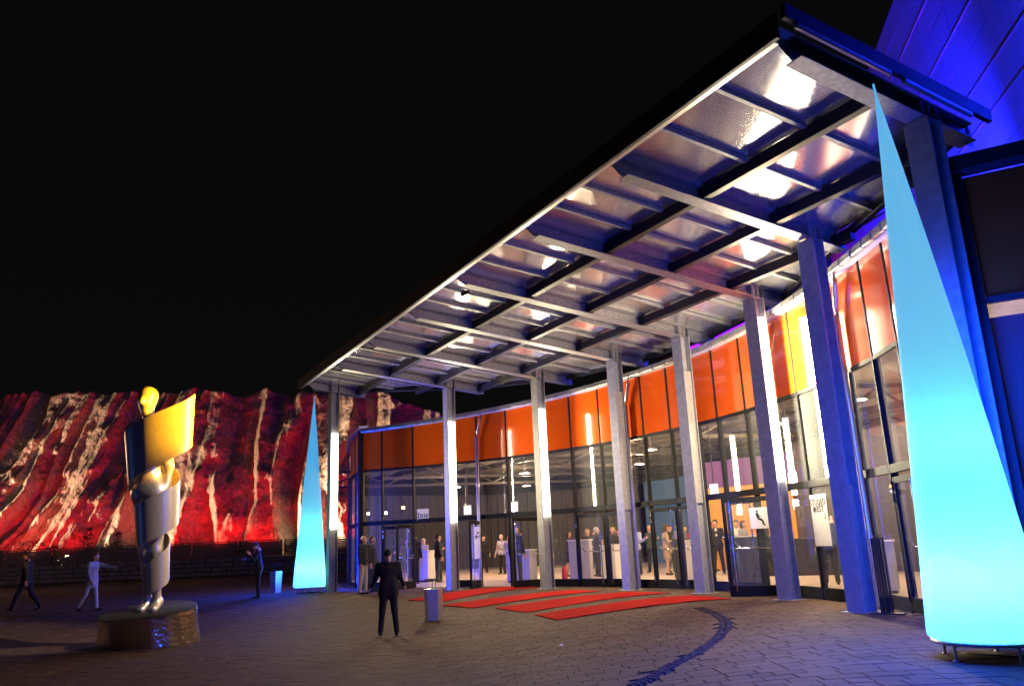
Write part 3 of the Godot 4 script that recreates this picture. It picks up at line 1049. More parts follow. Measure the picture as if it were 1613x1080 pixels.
# ---------------------------------------------------------------- inside the foyer
func build_interior() -> void:
	# floor sheet
	var pts := []
	for i in TH.size():
		pts.append(fp(TH[i], RF + 0.0, 0.02))
	for p in [[25.2, 5.9], [23.4, 20.0], [8.0, 33.9], [-23.9, 31.9], [-21.9, 9.3], [-7.4, 4.2]]:
		pts.append(P(p[0], p[1], 0.02))
	var st := ST()
	slab(st, pts, 0.02)
	struct("foyer_floor", st, M.floor)
	# grey curtain in folds along the back
	st = ST()
	st.set_smooth_group(1)
	var cv := [P(-17.0, 7.8), P(-17.0, 16.0), P(-10.0, 21.8)]
	var run := 0.0
	var prev := Vector3.ZERO
	var have := false
	for k in 2:
		var a: Vector3 = cv[k]
		var b: Vector3 = cv[k + 1]
		var d := (b - a).normalized()
		var n := d.cross(Vector3.UP).normalized()
		var L := a.distance_to(b)
		var m := int(L / 0.06)
		for j in m + 1:
			var s := L * j / m
			var p: Vector3 = a + d * s + n * (0.11 * sin(s * 13.0) + 0.05 * sin(s * 4.7 + 1.0))
			if have:
				quad(st, prev, p, p + Vector3(0, 4.3, 0), prev + Vector3(0, 4.3, 0), n)
			prev = p
			have = true
	tag(obj("curtain", st, M.curtain), "long grey curtain hanging in folds at the back of the foyer", "curtain")
	st = ST()
	bar(st, P(-9.4, 22.0, 2.2), P(-1.0, 21.6, 2.2), 0.15, 4.4)
	tag(obj("blue_wall", st, M.bluewall), "plain blue partition wall at the back of the foyer", "wall")
	var w := thing("amber_wall", "amber yellow partition wall with a purple band along its top", "wall", P(2.0, 15.2))
	st = ST()
	var we := Vector3(4.5, 0, -0.95)
	bar(st, Vector3(0, 1.55, 0), we + Vector3(0, 1.55, 0), 0.15, 3.1)
	obj("panel", st, M.amber, w)
	st = ST()
	bar(st, Vector3(0, 3.62, 0), we + Vector3(0, 3.62, 0), 0.15, 1.0)
	obj("band", st, M.purple, w)
	st = ST()
	bar(st, P(6.65, 16.1, 2.2), P(19.0, 14.2, 2.2), 0.15, 4.4)
	tag(obj("dark_wall", st, M.truss), "plain dark partition wall to the right of the amber wall", "wall")
	# roof trusses
	for k in 6:
		var a := P(-14.0 + k * 5.2, 5.2 + k * 1.0 + (2.5 if k > 1 else 0.0), 0)
		var b := a + P(6.0, 19.0)
		if k == 5:
			b = a + P(5.0, 12.0)
		var t := thing("roof_truss", "brown steel lattice truss under the foyer ceiling, number %s from the curtain side" % ["one", "two", "three", "four", "five", "six"][k], "truss", a, 0.0, "trusses under the foyer ceiling")
		var d := b - a
		for y in [4.55, 5.32]:
			st = ST()
			bar(st, Vector3(0, y, 0), d + Vector3(0, y, 0), 0.12, 0.12)
			obj("chord", st, M.truss, t)
		var n := 14
		for j in n:
			st = ST()
			var y0 := 4.6 if j % 2 == 0 else 5.28
			bar(st, d * (float(j) / n) + Vector3(0, y0, 0), d * (float(j + 1) / n) + Vector3(0, 9.88 - y0, 0), 0.07, 0.07, Vector3.RIGHT)
			obj("diagonal", st, M.truss, t)
	for k in 5:
		st = ST()
		bar(st, P(-16.0 + k * 2.6, 8.2 + k * 3.4, 5.15), P(8.0 + k * 3.4, 10.4 + k * 2.4, 5.15), 0.16, 0.22)
		tag(obj("ceiling_beam", st, M.truss), "straight brown beam across the foyer ceiling, %s row from the front" % ["first", "second", "third", "fourth", "fifth"][k], "beam", "beams across the foyer ceiling")
	# hanging lamps
	var dish := [Vector2(0.03, 0.16), Vector2(0.06, 0.14), Vector2(0.2, 0.02), Vector2(0.23, 0.0)]
	var lamps := [[-6.0, 8.6, 3.9, 0], [-1.5, 9.6, 4.1, 0], [5.0, 11.0, 4.3, 0], [9.3, 9.6, 4.6, 0], [9.5, 12.6, 4.6, 0], [14.2, 10.2, 4.4, 0], [17.8, 8.2, 4.6, 0], [0.5, 14.0, 4.3, 0], [-9.0, 14.0, 4.2, 0], [-10.5, 7.8, 3.3, 1], [-6.5, 9.3, 3.0, 1], [-3.5, 11.6, 3.0, 1], [-13.5, 8.0, 3.2, 2], [-14.0, 7.2, 3.2, 2]]
	var k2 := 0
	for e in lamps:
		var warm: bool = e[3] == 1
		var c := Color(1.0, 0.85, 0.65) if e[3] == 0 else (Color(1.0, 0.42, 0.06) if warm else Color(0.85, 0.9, 1.0))
		var t := thing("hanging_lamp" if e[3] == 0 else "spot_lamp", ["broad white dish lamp hanging in the foyer", "small amber lamp glowing in the foyer behind the glass", "small cold white lamp by the curtain in the foyer"][e[3]] + ", " + ["above the left doors", "left of the white haired man", "above the grey panels", "nearest the fifth column, front", "behind the fifth column, rear", "behind the sixth column", "behind the seventh column", "in the middle of the room", "far back by the curtain", "left one", "middle one", "right one", "right one of two", "left one of two"][k2], "lamp", P(e[0], e[1], e[2]), 0.0, "lamps hanging in the foyer")
		k2 += 1
		st = ST()
		if e[3] == 0:
			lathe(st, Transform3D.IDENTITY, dish, 20)
			tube(st, [Vector3(0, 0.14, 0), Vector3(0, 5.46 - e[2], 0)], 0.012, 5)
			obj("lamp_shade", st, M.alu, t)
			st = ST()
			lathe(st, Transform3D.IDENTITY, [Vector2(0.0, 0.015), Vector2(0.21, 0.015), Vector2(0.21, 0.005), Vector2(0.0, 0.005)], 20)
			obj("bulb", st, glow(c.r, c.g, c.b, 6.0), t)
			omni("light", P(e[0], e[1], e[2] - 0.14), c, 14.0, 0.1)
		else:
			tube(st, [Vector3(0, 0.07, 0), Vector3(0, 5.46 - e[2], 0)], 0.01, 5)
			lathe(st, Transform3D.IDENTITY, [Vector2(0.05, 0.05), Vector2(0.06, 0.2), Vector2(0.0, 0.2)], 10)
			obj("fitting", st, M.dark, t)
			st = ST()
			lathe(st, Transform3D.IDENTITY, [Vector2(0.0, 0.06), Vector2(0.06, 0.03), Vector2(0.075, -0.03), Vector2(0.05, -0.08), Vector2(0.0, -0.095)], 12)
			obj("bulb", st, glow(c.r, c.g, c.b, 40.0 if warm else 20.0), t)
			omni("light", P(e[0], e[1], e[2]) + Vector3(0, -0.0, 0), c, 1.2 if warm else 0.8, 0.06)
	# small lit exit style boxes on the transom
	var bx_at := [[122.0, 2.5], [115.2, 2.5], [98.3, 2.42], [86.2, 2.42], [75.2, 2.42]]
	var which := ["right of the second column", "above the white haired man", "beside the fourth column", "beside the fifth column", "beside the sixth column"]
	for k in bx_at.size():
		var e = bx_at[k]
		var t := thing("lit_sign_box", "small white lit box inside the glass above the doors " + which[k], "lit sign", fp(e[0], RF + 0.5, e[1]), deg_to_rad(e[0] - 90.0), "white lit boxes above the doors")
		st = ST()
		bx(st, Transform3D.IDENTITY, Vector3(0.26, 0.3, 0.07), 0.01)
		obj("lamp_face", st, glow(0.9, 0.95, 1.0, 1.6), t)
		st = ST()
		bar(st, Vector3(0, 0.15, 0), Vector3(0, 5.46 - e[1], 0), 0.02, 0.02, Vector3.RIGHT)
		obj("rod", st, M.dark, t)
	var cpos := [[-3.2, 5.85, 0.62, 1.15, 0.5, 0, "white podium seen through the open left door"], [2.2, 7.2, 0.9, 1.05, 0.55, 1, "grey cabinet beside the white haired man"], [4.55, 8.1, 0.75, 1.3, 0.25, 1, "tall grey panel behind the third column"], [5.1, 8.9, 0.5, 1.1, 0.5, 0, "white counter end behind the closed double door"], [8.3, 9.6, 0.6, 1.15, 0.5, 0, "white counter behind the fourth door from the left"], [7.5, 10.3, 1.1, 1.2, 0.6, 2, "dark grey counter behind the fifth column"], [10.4, 9.6, 0.95, 1.2, 0.5, 3, "counter with a white top and dark front right of the fifth column"], [9.6, 13.2, 3.8, 1.05, 0.6, 2, "long dark counter in front of the amber wall"], [15.0, 8.6, 0.5, 1.2, 0.5, 2, "dark box counter beside the poster"], [15.9, 7.9, 0.55, 1.0, 0.5, 1, "grey box counter right of the poster"]]
	for e in cpos:
		var t := thing("counter" if not "podium" in e[6] else "podium", e[6], "counter", P(e[0], e[1], 0.02), deg_to_rad(32.0))
		st = ST()
		bx(st, at(Vector3(0, e[3] * 0.5 + 0.03, 0)), Vector3(e[2], e[3] - 0.06, e[4]), 0.01)
		obj("body", st, [M.white, M.greywhite, M.dark, M.dark][e[5]], t)
		st = ST()
		bx(st, at(Vector3(0, e[3] + 0.02, 0)), Vector3(e[2] + 0.06, 0.04, e[4] + 0.06), 0.008)
		obj("top", st, M.white if e[5] != 2 else M.dark, t)
		st = ST()
		bx(st, at(Vector3(0, 0.03, 0)), Vector3(e[2] - 0.06, 0.06, e[4] - 0.06))
		obj("plinth", st, M.dark, t)
	# red fire extinguisher
	var fe := thing("fire_extinguisher", "red fire extinguisher standing behind the glass right of the third column", "extinguisher", P(4.6, 7.4, 0.02))
	st = ST()
	lathe(st, Transform3D.IDENTITY, [Vector2(0, 0), Vector2(0.085, 0.0), Vector2(0.09, 0.03), Vector2(0.09, 0.42), Vector2(0.06, 0.5), Vector2(0.03, 0.52), Vector2(0.03, 0.56), Vector2(0, 0.56)], 18)
	obj("cylinder", st, M.red, fe)
	st = ST()
	bx(st, at(Vector3(0.03, 0.58, 0)), Vector3(0.16, 0.03, 0.03), 0.005)
	tube(st, [Vector3(-0.03, 0.57, 0), Vector3(-0.11, 0.5, 0), Vector3(-0.11, 0.2, 0)], 0.012, 6)
	obj("valve", st, M.dark, fe)
	# plants
	plant(P(-1.6, 4.05, 0.02), 1.75, 0.34, "bushy green plant in a white pot inside the left corner of the foyer", true)
	plant(P(-4.5, 12.4, 0.02), 1.7, 0.4, "green plant behind the crowd left of the double door", false)
	plant(P(-1.0, 13.4, 0.02), 1.9, 0.4, "green plant behind the man in the pale blue shirt", false)

func plant(p: Vector3, h: float, r: float, label: String, lit: bool) -> void:
	var t := thing("potted_plant", label, "plant", p)
	var st := ST()
	lathe(st, Transform3D.IDENTITY, [Vector2(0, 0), Vector2(0.17, 0), Vector2(0.2, 0.55), Vector2(0.19, 0.56), Vector2(0.17, 0.5), Vector2(0, 0.5)], 20)
	obj("pot", st, M.white, t)
	st = ST()
	for k in 9:
		var a := rng.randf() * TAU
		tube(st, [Vector3(0, 0.5, 0), Vector3(cos(a) * r * 0.3, 0.5 + (h - 0.5) * 0.5, sin(a) * r * 0.3), Vector3(cos(a) * r * 0.6, h * 0.92, sin(a) * r * 0.6)], 0.012, 5, 0.005)
	obj("stem", st, M.wood, t)
	st = ST()
	for k in 260:
		var y := 0.6 + rng.randf() * (h - 0.6)
		var a := rng.randf() * TAU
		var rr := r * sqrt(rng.randf()) * (1.1 - 0.4 * absf(y / h - 0.6))
		var c := Vector3(cos(a) * rr, y, sin(a) * rr)
		var d := Vector3(cos(a + rng.randfn() * 0.5), rng.randf_range(-0.3, 0.9), sin(a + rng.randfn() * 0.5)).normalized() * rng.randf_range(0.1, 0.2)
		var s := d.cross(Vector3.UP).normalized() * 0.03
		var mid := c + d * 0.5 + Vector3(0, 0.015, 0)
		quad(st, c, mid + s, c + d, mid - s, Vector3.UP)
	obj("foliage", st, M.leaf, t)

# ---------------------------------------------------------------- canopy
func rear(u: float) -> float:
	for k in 7:
		if u <= UK[k + 1]:
			return lerpf(EK[k], EK[k + 1], (u - UK[k]) / (UK[k + 1] - UK[k]))
	return EK[7]

func build_canopy() -> void:
	var c := thing("canopy", "long glossy ribbed canopy on eight steel columns in front of the foyer", "canopy")
	var lit := [0, 1, 2, 5]
	var lit_back := [5]
	for k in 8:
		var u: float = UK[k]
		var v: float = VK[k]
		var e: float = EK[k]
		var ft := u - 0.175
		# column: two flanges, a web, stiffeners at the top
		var ht := roofz(v + 0.15)
		var st := ST()
		for vv in [v + 0.012, v + 0.278]:
			bx(st, at(P(ft, vv, ht * 0.5)), Vector3(0.35, ht, 0.024), 0.004)
		bx(st, at(P(ft, v + 0.145, ht * 0.5)), Vector3(0.02, ht, 0.24))
		bx(st, at(P(ft, v + 0.145, 0.012)), Vector3(0.5, 0.024, 0.44), 0.004)
		var col := obj("column", st, M.column, c)
		for q in [-0.16, 0.0, 0.16]:
			for sd in [0.075, -0.075]:
				st = ST()
				bx(st, at(P(ft + sd, v + 0.145 + q, roofz(v + 0.145 + q) + 0.14)), Vector3(0.12, 0.225, 0.014))
				obj("stiffener", st, M.steel, col)
		st = ST()
		bx(st, at(P(ft, v + 0.145, ht + 0.16)), Vector3(0.2, 0.3, 0.2), 0.004)
		obj("column_head", st, M.steel, col)
		# lamp housing in the channel that faces along the canopy
		var y0 := 2.05
		var y1 := 5.25
		if k == 5:
			y0 = 2.3
			y1 = 5.75
		st = ST()
		bx(st, at(P(u - 0.115, v + 0.145, 1.02)), Vector3(0.012, 2.0, 0.236), 0.002)
		for y in [0.3, 1.0, 1.75]:
			lathe(st, Transform3D(Basis(Vector3(0, 0, 1), -PI / 2), P(u - 0.109, v + 0.145, y)), [Vector2(0.0, 0.016), Vector2(0.016, 0.012), Vector2(0.018, 0.0)], 10)
		obj("cover_plate", st, M.cover, col)
		if k != 6 and k != 7:
			st = ST()
			bx(st, at(P(u - 0.07, v + 0.145, (y0 + y1) * 0.5)), Vector3(0.07, y1 - y0, 0.225), 0.01)
			if k in lit:
				obj("lamp_tube", st, glow(1.0, 0.94, 0.78, 7.0), col)
				var al := AreaLight3D.new()
				al.area_size = Vector2(0.2, y1 - y0 - 0.05)
				al.light_energy = 22.0 * (2.6 if k == 5 else 1.0)
				al.light_color = Color(1.0, 0.93, 0.77)
				al.area_range = 60.0
				al.shadow_enabled = true
				put("lamp_light", al)
				al.look_at_from_position(P(u - 0.028, v + 0.145, (y0 + y1) * 0.5), P(u + 2.0, v + 0.145, (y0 + y1) * 0.5))
			else:
				obj("lamp_diffuser", st, M.cover, col)
		if k in lit_back:
			st = ST()
			bx(st, at(P(u - 0.28, v + 0.145, (y0 + y1) * 0.5)), Vector3(0.07, y1 - y0, 0.225), 0.01)
			obj("lamp_tube", st, glow(1.0, 0.94, 0.78, 7.0), col)
			var al := AreaLight3D.new()
			al.area_size = Vector2(0.2, y1 - y0 - 0.05)
			al.light_energy = 22.0
			al.light_color = Color(1.0, 0.93, 0.77)
			al.area_range = 60.0
			al.shadow_enabled = true
			put("lamp_light", al)
			al.look_at_from_position(P(u - 0.322, v + 0.145, (y0 + y1) * 0.5), P(u - 2.0, v + 0.145, (y0 + y1) * 0.5))
		# girder: top and bottom flange, web, cut-back nose
		st = ST()
		var za := func(vv: float, up: float) -> Vector3: return P(ft, vv, roofz(vv) + up)
		bar(st, za.call(0.38, 0.012), za.call(e, 0.012), 0.26, 0.022, Vector3.UP, 0.004)
		bar(st, za.call(0.0, 0.268), za.call(e, 0.268), 0.24, 0.022, Vector3.UP, 0.004)
		var pr := [za.call(0.0, 0.257), za.call(0.0, 0.17), za.call(0.3, 0.09), za.call(0.33, 0.0235), za.call(e, 0.0235), za.call(e, 0.257)]
		for s in [-1.0, 1.0]:
			var o := Vector3(0.009 * s, 0, 0)
			for j in range(1, 5):
				tri(st, pr[0] + o, pr[j] + o, pr[j + 1] + o, Vector3(s, 0, 0))
		bar(st, za.call(e + 0.006, 0.0), za.call(e + 0.006, 0.28), 0.26, 0.012, Vector3.RIGHT)
		obj("girder", st, M.steel, c)
	# long dark beams
	for bi in 3:
		var v: float = [1.95, 3.55, 5.1][bi]
		for k in 7:
			var u0: float = UK[k]
			var u1: float = UK[k + 1]
			var ua := u0
			var ub := u1
			if rear(u0) < v and rear(u1) < v:
				continue
			if rear(u0) < v:
				ua = lerpf(u0, u1, (v - EK[k]) / (EK[k + 1] - EK[k]))
			if rear(u1) < v:
				ub = lerpf(u0, u1, (v - EK[k]) / (EK[k + 1] - EK[k]))
			var st := ST()
			bar(st, P(ua - 0.165, v, roofz(v) + 0.14), P(ub - 0.185, v, roofz(v) + 0.14), 0.14, 0.2, Vector3.UP, 0.004)
			obj("long_beam", st, M.black_steel, c)
	# rafters and roof sheets
	for k in 7:
		var us := []
		for j in 4:
			us.append(lerpf(UK[k] - 0.175, UK[k + 1] - 0.175, j / 3.0))
		for j in [1, 2]:
			var stops := [0.0, 1.95, 3.55, 5.1, 99.0]
			for q in 4:
				var a: float = stops[q] + 0.075
				var b := minf(stops[q + 1] - 0.075, rear(us[j]) - 0.08)
				if b - a < 0.1:
					continue
				var st := ST()
				bar(st, P(us[j], a, roofz(a) + 0.235), P(us[j], b, roofz(b) + 0.235), 0.075, 0.075, Vector3.UP, 0.004)
				obj("rafter", st, M.steel, c)
		for j in 3:
			var stops := [-0.05, 1.95, 3.55, 5.1, 99.0]
			for q in 4:
				var v0: float = stops[q] + 0.004
				var ua: float = us[j] + 0.004
				var ub: float = us[j + 1] - 0.004
				var va := minf(stops[q + 1] - 0.004, rear(ua) - 0.02)
				var vb := minf(stops[q + 1] - 0.004, rear(ub) - 0.02)
				if va < v0 + 0.03 and vb < v0 + 0.03:
					continue
				va = maxf(va, v0 + 0.004)
				vb = maxf(vb, v0 + 0.004)
				var st := ST()
				var pp := [P(ua, v0, roofz(v0) + 0.305), P(ub, v0, roofz(v0) + 0.305), P(ub, vb, roofz(vb) + 0.305), P(ua, va, roofz(va) + 0.305)]
				quad(st, pp[0], pp[1], pp[2], pp[3], Vector3.UP)
				var dn := Vector3(0, -0.02, 0)
				# the underside bows a little between its supports
				var g := 6
				for gx in g:
					for gy in g:
						var f := func(a: float, b: float) -> Vector3:
							var p: Vector3 = pp[0].lerp(pp[1], a).lerp(pp[3].lerp(pp[2], a), b)
							return p + dn + Vector3(0, 0.0022 * sin(a * PI) * sin(b * PI) * (1.0 if (j + q + k) % 2 == 0 else -0.7), 0)
						st.set_smooth_group(2)
						quad(st, f.call(float(gx) / g, float(gy) / g), f.call(float(gx + 1) / g, float(gy) / g), f.call(float(gx + 1) / g, float(gy + 1) / g), f.call(float(gx) / g, float(gy + 1) / g), Vector3.DOWN)
				st.set_smooth_group(-1)
				for m in 4:
					quad(st, pp[m], pp[(m + 1) % 4], pp[(m + 1) % 4] + dn, pp[m] + dn, (pp[m] + pp[(m + 1) % 4]) * 0.5 - (pp[0] + pp[2]) * 0.5)
				obj("roof_sheet", st, M.sheet, c)
	# edges
	var st := ST()
	bar(st, P(UK[0] - 0.4, -0.1, roofz(0) + 0.15), P(UK[7] + 0.05, -0.1, roofz(0) + 0.15), 0.07, 0.32, Vector3.UP, 0.008)
	obj("front_fascia", st, M.fascia, c)
	st = ST()
	bar(st, P(UK[0] - 0.4, -0.02, roofz(0) + 0.02), P(UK[7] - 0.05, -0.02, roofz(0) + 0.02), 0.085, 0.03, Vector3.UP, 0.004)
	obj("front_trim", st, M.alu, c)
	for s in 2:
		var u: float = UK[0] - 0.4 if s == 0 else UK[7] + 0.12
		var e: float = EK[0] if s == 0 else EK[7]
		st = ST()
		bar(st, P(u, -0.06, roofz(-0.06) + 0.31), P(u, e + 0.12, roofz(e) + 0.31), 0.07, 0.2, Vector3.UP, 0.008)
		obj("end_fascia", st, M.fascia, c)
		if s == 1:
			for q in [[0.1, 1.75], [2.0, 3.4]]:
				st = ST()
				bar(st, P(u + 0.02, q[0], roofz(q[0]) + 0.17), P(u + 0.02, q[1], roofz(q[1]) + 0.17), 0.06, 0.07, Vector3.UP, 0.012)
				obj("end_trim", st, M.alu, c)
	for k in 7:
		st = ST()
		bar(st, P(UK[k] - 0.17, EK[k], roofz(EK[k]) + 0.235), P(UK[k + 1] - 0.17, EK[k + 1], roofz(EK[k + 1]) + 0.235), 0.12, 0.12, Vector3.UP, 0.006)
		obj("rear_beam", st, M.black_steel, c)
	# a small spotlight clamped under a girder, aimed at the statue
	var sp := P(12.2, 0.42, roofz(0.42) - 0.12)
	var to := P(5.85, -4.9, 4.4)
	var o := thing("spotlight", "small yellow spotlight clamped under the nose of the fifth canopy girder, aimed at the statue", "spotlight", sp)
	var z := -(to - sp).normalized()
	var x := Vector3.UP.cross(z).normalized()
	var bs := Basis(x, z.cross(x), z)
	st = ST()
	lathe(st, Transform3D(bs * Basis(Vector3(1, 0, 0), -PI / 2), Vector3.ZERO), [Vector2(0.0, -0.1), Vector2(0.035, -0.1), Vector2(0.05, -0.04), Vector2(0.058, 0.1), Vector2(0.05, 0.1)], 16)
	bar(st, Vector3(-0.05, 0, 0), Vector3(-0.05, 0.11, 0), 0.02, 0.03, Vector3.RIGHT)
	obj("housing", st, M.dark, o)
	st = ST()
	lathe(st, Transform3D(bs * Basis(Vector3(1, 0, 0), -PI / 2), Vector3.ZERO), [Vector2(0.0, 0.085), Vector2(0.046, 0.085), Vector2(0.046, 0.08), Vector2(0.0, 0.08)], 16)
	obj("lamp_lens", st, glow(1.0, 0.6, 0.05, 4.0), o)
	spot("lamp", sp - z * 0.16, to, Color(1.0, 0.70, 0.06), 1350.0, 11.0, 0.08)
	spot("lamp", sp - z * 0.16, P(5.9, -4.9, 1.6), Color(1.0, 0.9, 0.78), 100.0, 11.0, 0.08)

# ---------------------------------------------------------------- inflated cone lamps
func cone_lamp(p: Vector3, r: float, h: float, lean: Vector3, label: String, skin: Material, spill: float) -> void:
	var o := thing("cone_lamp", label, "cone lamp", p, 0.0, "glowing cone lamps at the two ends of the canopy")
	var st := ST()
	st.set_smooth_group(1)
	var n := 48
	var m := 40
	var b := 0.2
	var prof := [Vector2(0.0, b + 0.012), Vector2(r * 0.6, b), Vector2(r * 0.93, b + 0.005), Vector2(r * 0.985, b + 0.02), Vector2(r * 1.0, b + 0.06)]
	for k in range(1, m + 1):
		var t := float(k) / m
		var rr := r * (1.0 - t) + 0.035 * sin(t * PI) * r
		if k == m:
			rr = 0.012
		prof.append(Vector2(rr, b + 0.06 + (h - b - 0.06) * t))
	prof.append(Vector2(0.0, h + 0.012))
	for i in prof.size() - 1:
		for k in n:
			var f := func(pq: Vector2, a: float) -> Vector3:
				var t := clampf((pq.y - b) / (h - b), 0.0, 1.0)
				var fold: float = 1.0 + 0.006 * sin(a * 8.0) * (1.0 - t)
				return Vector3(cos(a) * pq.x * fold, pq.y, sin(a) * pq.x * fold) + lean * (t * t * 0.35 + t * 0.65)
			var a0 := TAU * k / n
			var a1 := TAU * (k + 1) / n
			var q0: Vector3 = f.call(prof[i], a0)
			var q1: Vector3 = f.call(prof[i], a1)
			var q2: Vector3 = f.call(prof[i + 1], a1)
			var q3: Vector3 = f.call(prof[i + 1], a0)
			var nn := Vector3(cos(a0) * (prof[i + 1].y - prof[i].y), prof[i].x - prof[i + 1].x, sin(a0) * (prof[i + 1].y - prof[i].y))
			if prof[i].x < 1e-5:
				tri(st, q0, q2, q3, nn)
			elif prof[i + 1].x < 1e-5:
				tri(st, q0, q1, q2, nn)
			else:
				quad(st, q0, q1, q2, q3, nn)
	obj("lamp_skin", st, skin, o)
	if spill > 0.0:
		omni("lamp", p + Vector3(0, 0.75, 0) + lean * 0.07, Color(0.5, 1.0, 0.6), 1.05, 0.12)
		omni("lamp", p + Vector3(0, 2.1, 0) + lean * 0.22, Color(0.35, 0.9, 0.5), 1.05 * 0.4, 0.1)
	if spill > 0.0:                              # the deep blue light that the skin sends out on its four sides
		for a in [PI, PI * 0.5, PI * 1.42]:
			var dv := Vector3(cos(a), 0.0, sin(a))
			var al := AreaLight3D.new()
			al.area_size = Vector2(0.6, 3.6)
			al.light_energy = spill
			al.light_color = Color(0.03, 0.22, 1.0)
			al.area_range = 60.0
			al.shadow_enabled = true
			put("lamp_light", al)
			al.look_at_from_position(p + dv * (r + 0.06 + (0.0 if a > 4.0 else 0.5)) + Vector3(0, b + 1.9, 0), p + dv * 5.0 + Vector3(0, b + (1.9 if a > 4.0 else -0.3), 0))
	st = ST()
	lathe(st, at(Vector3(0, b - 0.035, 0)), [Vector2(0, 0), Vector2(r * 0.96, 0.0), Vector2(r * 0.965, 0.028), Vector2(0, 0.028)], 40)
	obj("base_plate", st, M.alu, o)
	for k in 5:
		var a := TAU * k / 5.0 + 0.5
		st = ST()
		var c := Vector3(cos(a), 0, sin(a)) * r * 0.84
		tube(st, [c + Vector3(0, b - 0.03, 0), c + Vector3(0, 0.03, 0)], 0.016, 8)
		lathe(st, at(c), [Vector2(0, 0.03), Vector2(0.03, 0.028), Vector2(0.036, 0.0)], 10)
		bar(st, c + Vector3(0, b - 0.05, 0), c * 0.7 + Vector3(0, b - 0.04, 0), 0.03, 0.02)
		obj("leg", st, M.alu, o)
	st = ST()
	var cab := []
	for k in 14:
		var t := k / 13.0
		cab.append(Vector3(lerpf(-r * 0.7, r * 1.0, t), 0.012 + 0.03 * absf(sin(t * 5.0)) * (1.0 - t), -0.1 + 0.12 * sin(t * 7.0)))
	tube(st, cab, 0.008, 6)
	obj("cable", st, M.dark, o)

func build_cones() -> void:
	M.cone = mat(0.4, 0.45, 0.5, 0.6)
	M.cone.emission_enabled = true
	M.cone.emission = lin(0.055, 0.40, 0.72)
	M.cone.backlight_enabled = true
	M.cone.backlight = lin(0.7, 0.9, 1.0)
	M.cone.emission_energy_multiplier = 1.0
	cone_lamp(G(-0.8, 0.63), 0.54, 6.74, P(-0.05, 0.05), "glowing pale blue inflated cone lamp at the far left end of the canopy", M.cone, 36.0)
	var left := -Vector3(0.4824, 0, -0.876)
	cone_lamp(G(22.0, 1.28), 0.548, 6.36, left * 0.2, "glowing turquoise inflated cone lamp nearest the camera at the right", M.cone, 36.0)
	var far_skin: StandardMaterial3D = M.cone.duplicate()
	far_skin.emission = lin(0.035, 0.18, 0.8)
	cone_lamp(G(5.2, -12.3), 0.55, 6.5, Vector3.ZERO, "third glowing cone lamp standing on the plaza outside the view at the left", far_skin, 0.0)

